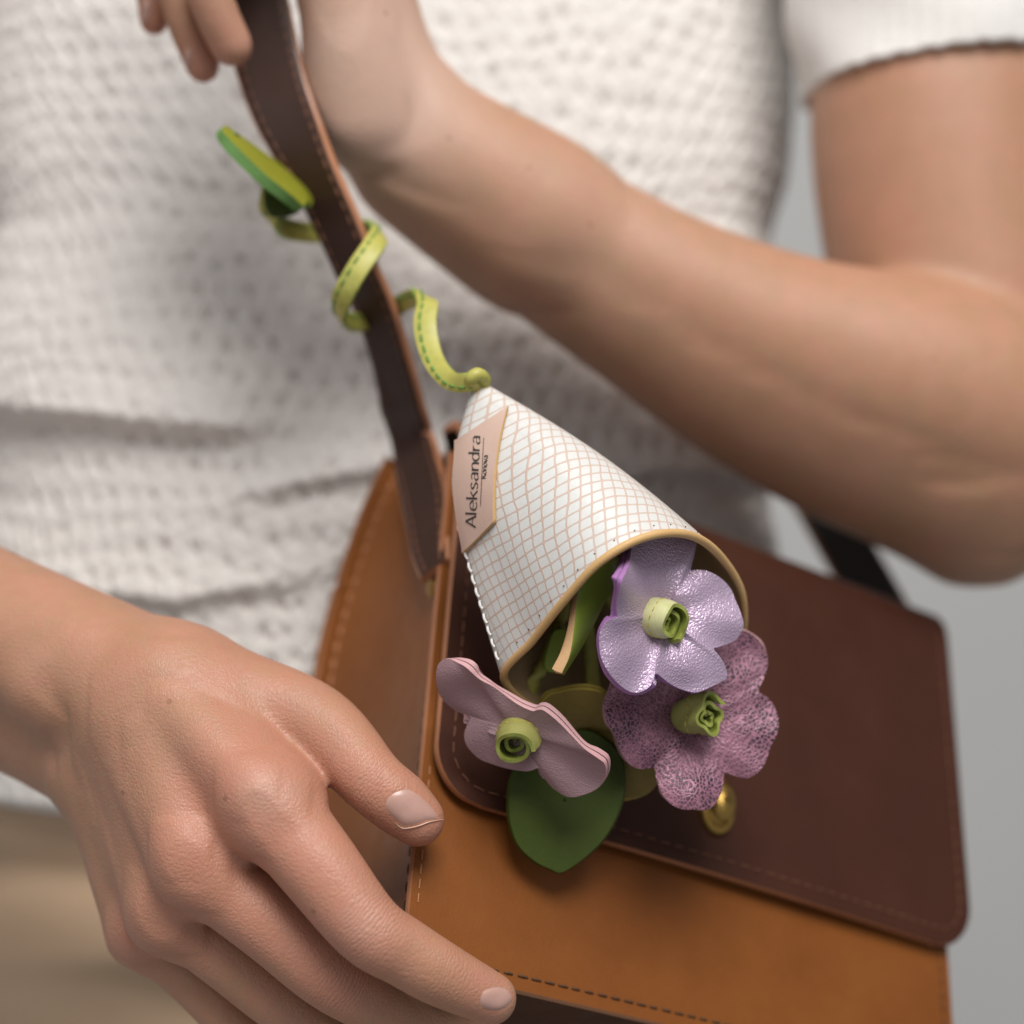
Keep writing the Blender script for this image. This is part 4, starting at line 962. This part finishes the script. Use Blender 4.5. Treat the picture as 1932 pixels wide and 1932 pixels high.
L2b = [(1048, 1190), (1034, 1225), (1030, 1255), (1042, 1268), (1066, 1262), (1080, 1230), (1075, 1195)]
sheet('leaf', L2b, (1055, 1230), lambda px, py, r, t: .004 + .4 * (px - 1055) * MM, charm, [M['leaf2'], M['leaf2']], .0016, label='small leaf tip seen just behind the tan edged leaf')
# stems back into the cone
def stem(pts, r): v, f = tube(catmull(np.array([P(*p) for p in pts]), 30), r, 12); mesh_obj('stem', v, f, M['lime'], charm)
stem([(975, 1372, .006), (1000, 1310, .008), (1012, 1275, .006), (1040, 1225, .010), (1060, 1100, .012), (960, 850, .010)], S(14))
stem([(1250, 1165, -.002), (1220, 1140, .014), (1100, 1000, .012), (960, 850, .010)], S(14))
stem([(1308, 1355, .012), (1240, 1260, .020), (1100, 1050, .013), (960, 850, .010)], S(14))
stem([(1115, 1400, .018), (1120, 1300, .016), (1080, 1050, .012), (960, 850, .010)], S(14))
# tendril: a stitched lime strip coiled round the strap
sx = unit(np.array([.42, 0, -.90]))
vt = [((900, 745, .011), (.3, -.2, -.9), 4.2), ((905, 716, .008), (.8, -.2, .4), 4.6), ((878, 722, .007), (.2, -.4, .9), 4.6), ((850, 718, .012), (.5, -.2, .8), 4.8), ((824, 690, .018), (.85, -.2, .35), 5.2), ((808, 650, .022), (.97, -.1, .2), 5.6), ((802, 608, .025), (1, -.1, .1), 5.8),
      ((806, 572, .030), (.95, .1, .0), 5.4), ((790, 560, .042), (.6, .2, -.75), 5.2), ((762, 570, .056), (.3, .0, -.95), 5.2), ((725, 592, .066), (.35, 0, -.93), 5.2), ((688, 606, .066), (.3, 0, -.95), 5.2), ((656, 606, .056), (.3, -.1, -.95), 5.4), ((640, 588, .043), (.5, -.3, -.8), 5.6), ((648, 556, .036), (.85, -.3, -.5), 5.8), ((676, 506, .034), (.85, -.2, -.5), 5.8),
      ((706, 462, .038), (.9, -.1, -.4), 5.8), ((714, 440, .050), (.6, .1, -.8), 5.4), ((690, 432, .064), (.35, 0, -.95), 5.2), ((650, 438, .072), (.2, 0, -1), 5.2), ((600, 440, .070), (.05, 0, -1), 5.4), ((550, 434, .062), (0, 0, -1), 5.6), ((520, 420, .054), (.3, -.2, -.9), 5.6), ((508, 398, .050), (.9, -.2, -.2), 5.4), ((514, 368, .047), (.95, .1, .1), 6.4), ((532, 338, .046), (.9, .2, .1), 8.0)]
arr = np.hstack([np.array([P(*p) for p, _, _ in vt]), np.array([unit(w_) for _, w_, _ in vt]), np.array([[k] for _, _, k in vt])])
tr = catmull(arr, 260)
vine, (vp, vw, vn) = sweep('tendril', tr[:, :3], tr[:, 3:6], tr[:, 6] * .001, .0021, [M['lime'], M['lime_edge']], charm, power=.55)
for sg_ in (1, -1):
    stitches('stitching', vp + vw * (-tr[:, 6:7] * .001 * .22) * 1 + vn * sg_ * .00098, vn * sg_, .0022, .0012, .00034, M['gthread'], vine, lift=0)
# knot where the tendril enters the cone
v_, f_ = tube(catmull(np.array([P(898, 728, .009), P(888, 716, .006), P(902, 706, .006), P(914, 718, .009), P(902, 730, .012), P(890, 722, .012)]), 40), .0017, 10); mesh_obj('knot', v_, f_, M['lime'], vine)
# its end leaf, seen almost edge-on
def end_leaf():
    a = catmull(np.array([P(418, 246, .034), P(452, 282, .033), P(500, 328, .034), P(545, 364, .037), P(574, 390, .041)]), 40)
    nv = 12; G = np.zeros((40, nv, 3))
    for i in range(40):
        f = i / 39; wd = .030 * math.sin(math.pi * min(1, max(0, .04 + .92 * f))) ** .75
        for j in range(nv):
            g = j / (nv - 1)
            G[i, j] = a[i] + np.array([.16, 1.0, .15]) * wd * g + np.array([0, 0, .0016]) * math.sin(math.pi * g) 
    nn_ = grid_normals(G); nn_ = np.where(nn_[..., 2:3] < 0, -nn_, nn_)
    th_ = .0030; Bk = G - nn_ * th_; V = np.vstack([G.reshape(-1, 3), Bk.reshape(-1, 3)]); K = 40 * nv
    loop = [(i, 0) for i in range(40)] + [(39, j) for j in range(1, nv)] + [(i, nv - 1) for i in range(38, -1, -1)] + [(0, j) for j in range(nv - 2, 0, -1)]
    ids = np.array([i * nv + j for i, j in loop]); nx = np.roll(ids, -1)
    F = np.vstack([grid_faces(40, nv), grid_faces(40, nv, flip=True) + K, np.stack([ids, nx, nx + K, ids + K], 1)])
    mi = np.concatenate([np.zeros(39 * (nv - 1)), np.full(39 * (nv - 1), 2), np.ones(len(ids))])
    o = mesh_obj('leaf', V, F, [M['leaftop'], M['leaf_edge'], M['leaf']], charm, mi, label='green leaf at the tendril tip beside the strap'); sharp(o, 50)
end_leaf()
low_leaf = [(508, 402), (500, 370), (502, 338), (520, 330), (548, 352), (568, 382), (560, 400), (530, 408)]
sheet('leaf', low_leaf, (530, 372), lambda px, py, r, t: .046 + .3 * (px - 530) * MM, charm, [M['leaf'], M['leaf']], .0018, label='dark folded leaf base under the tendril tip leaf')
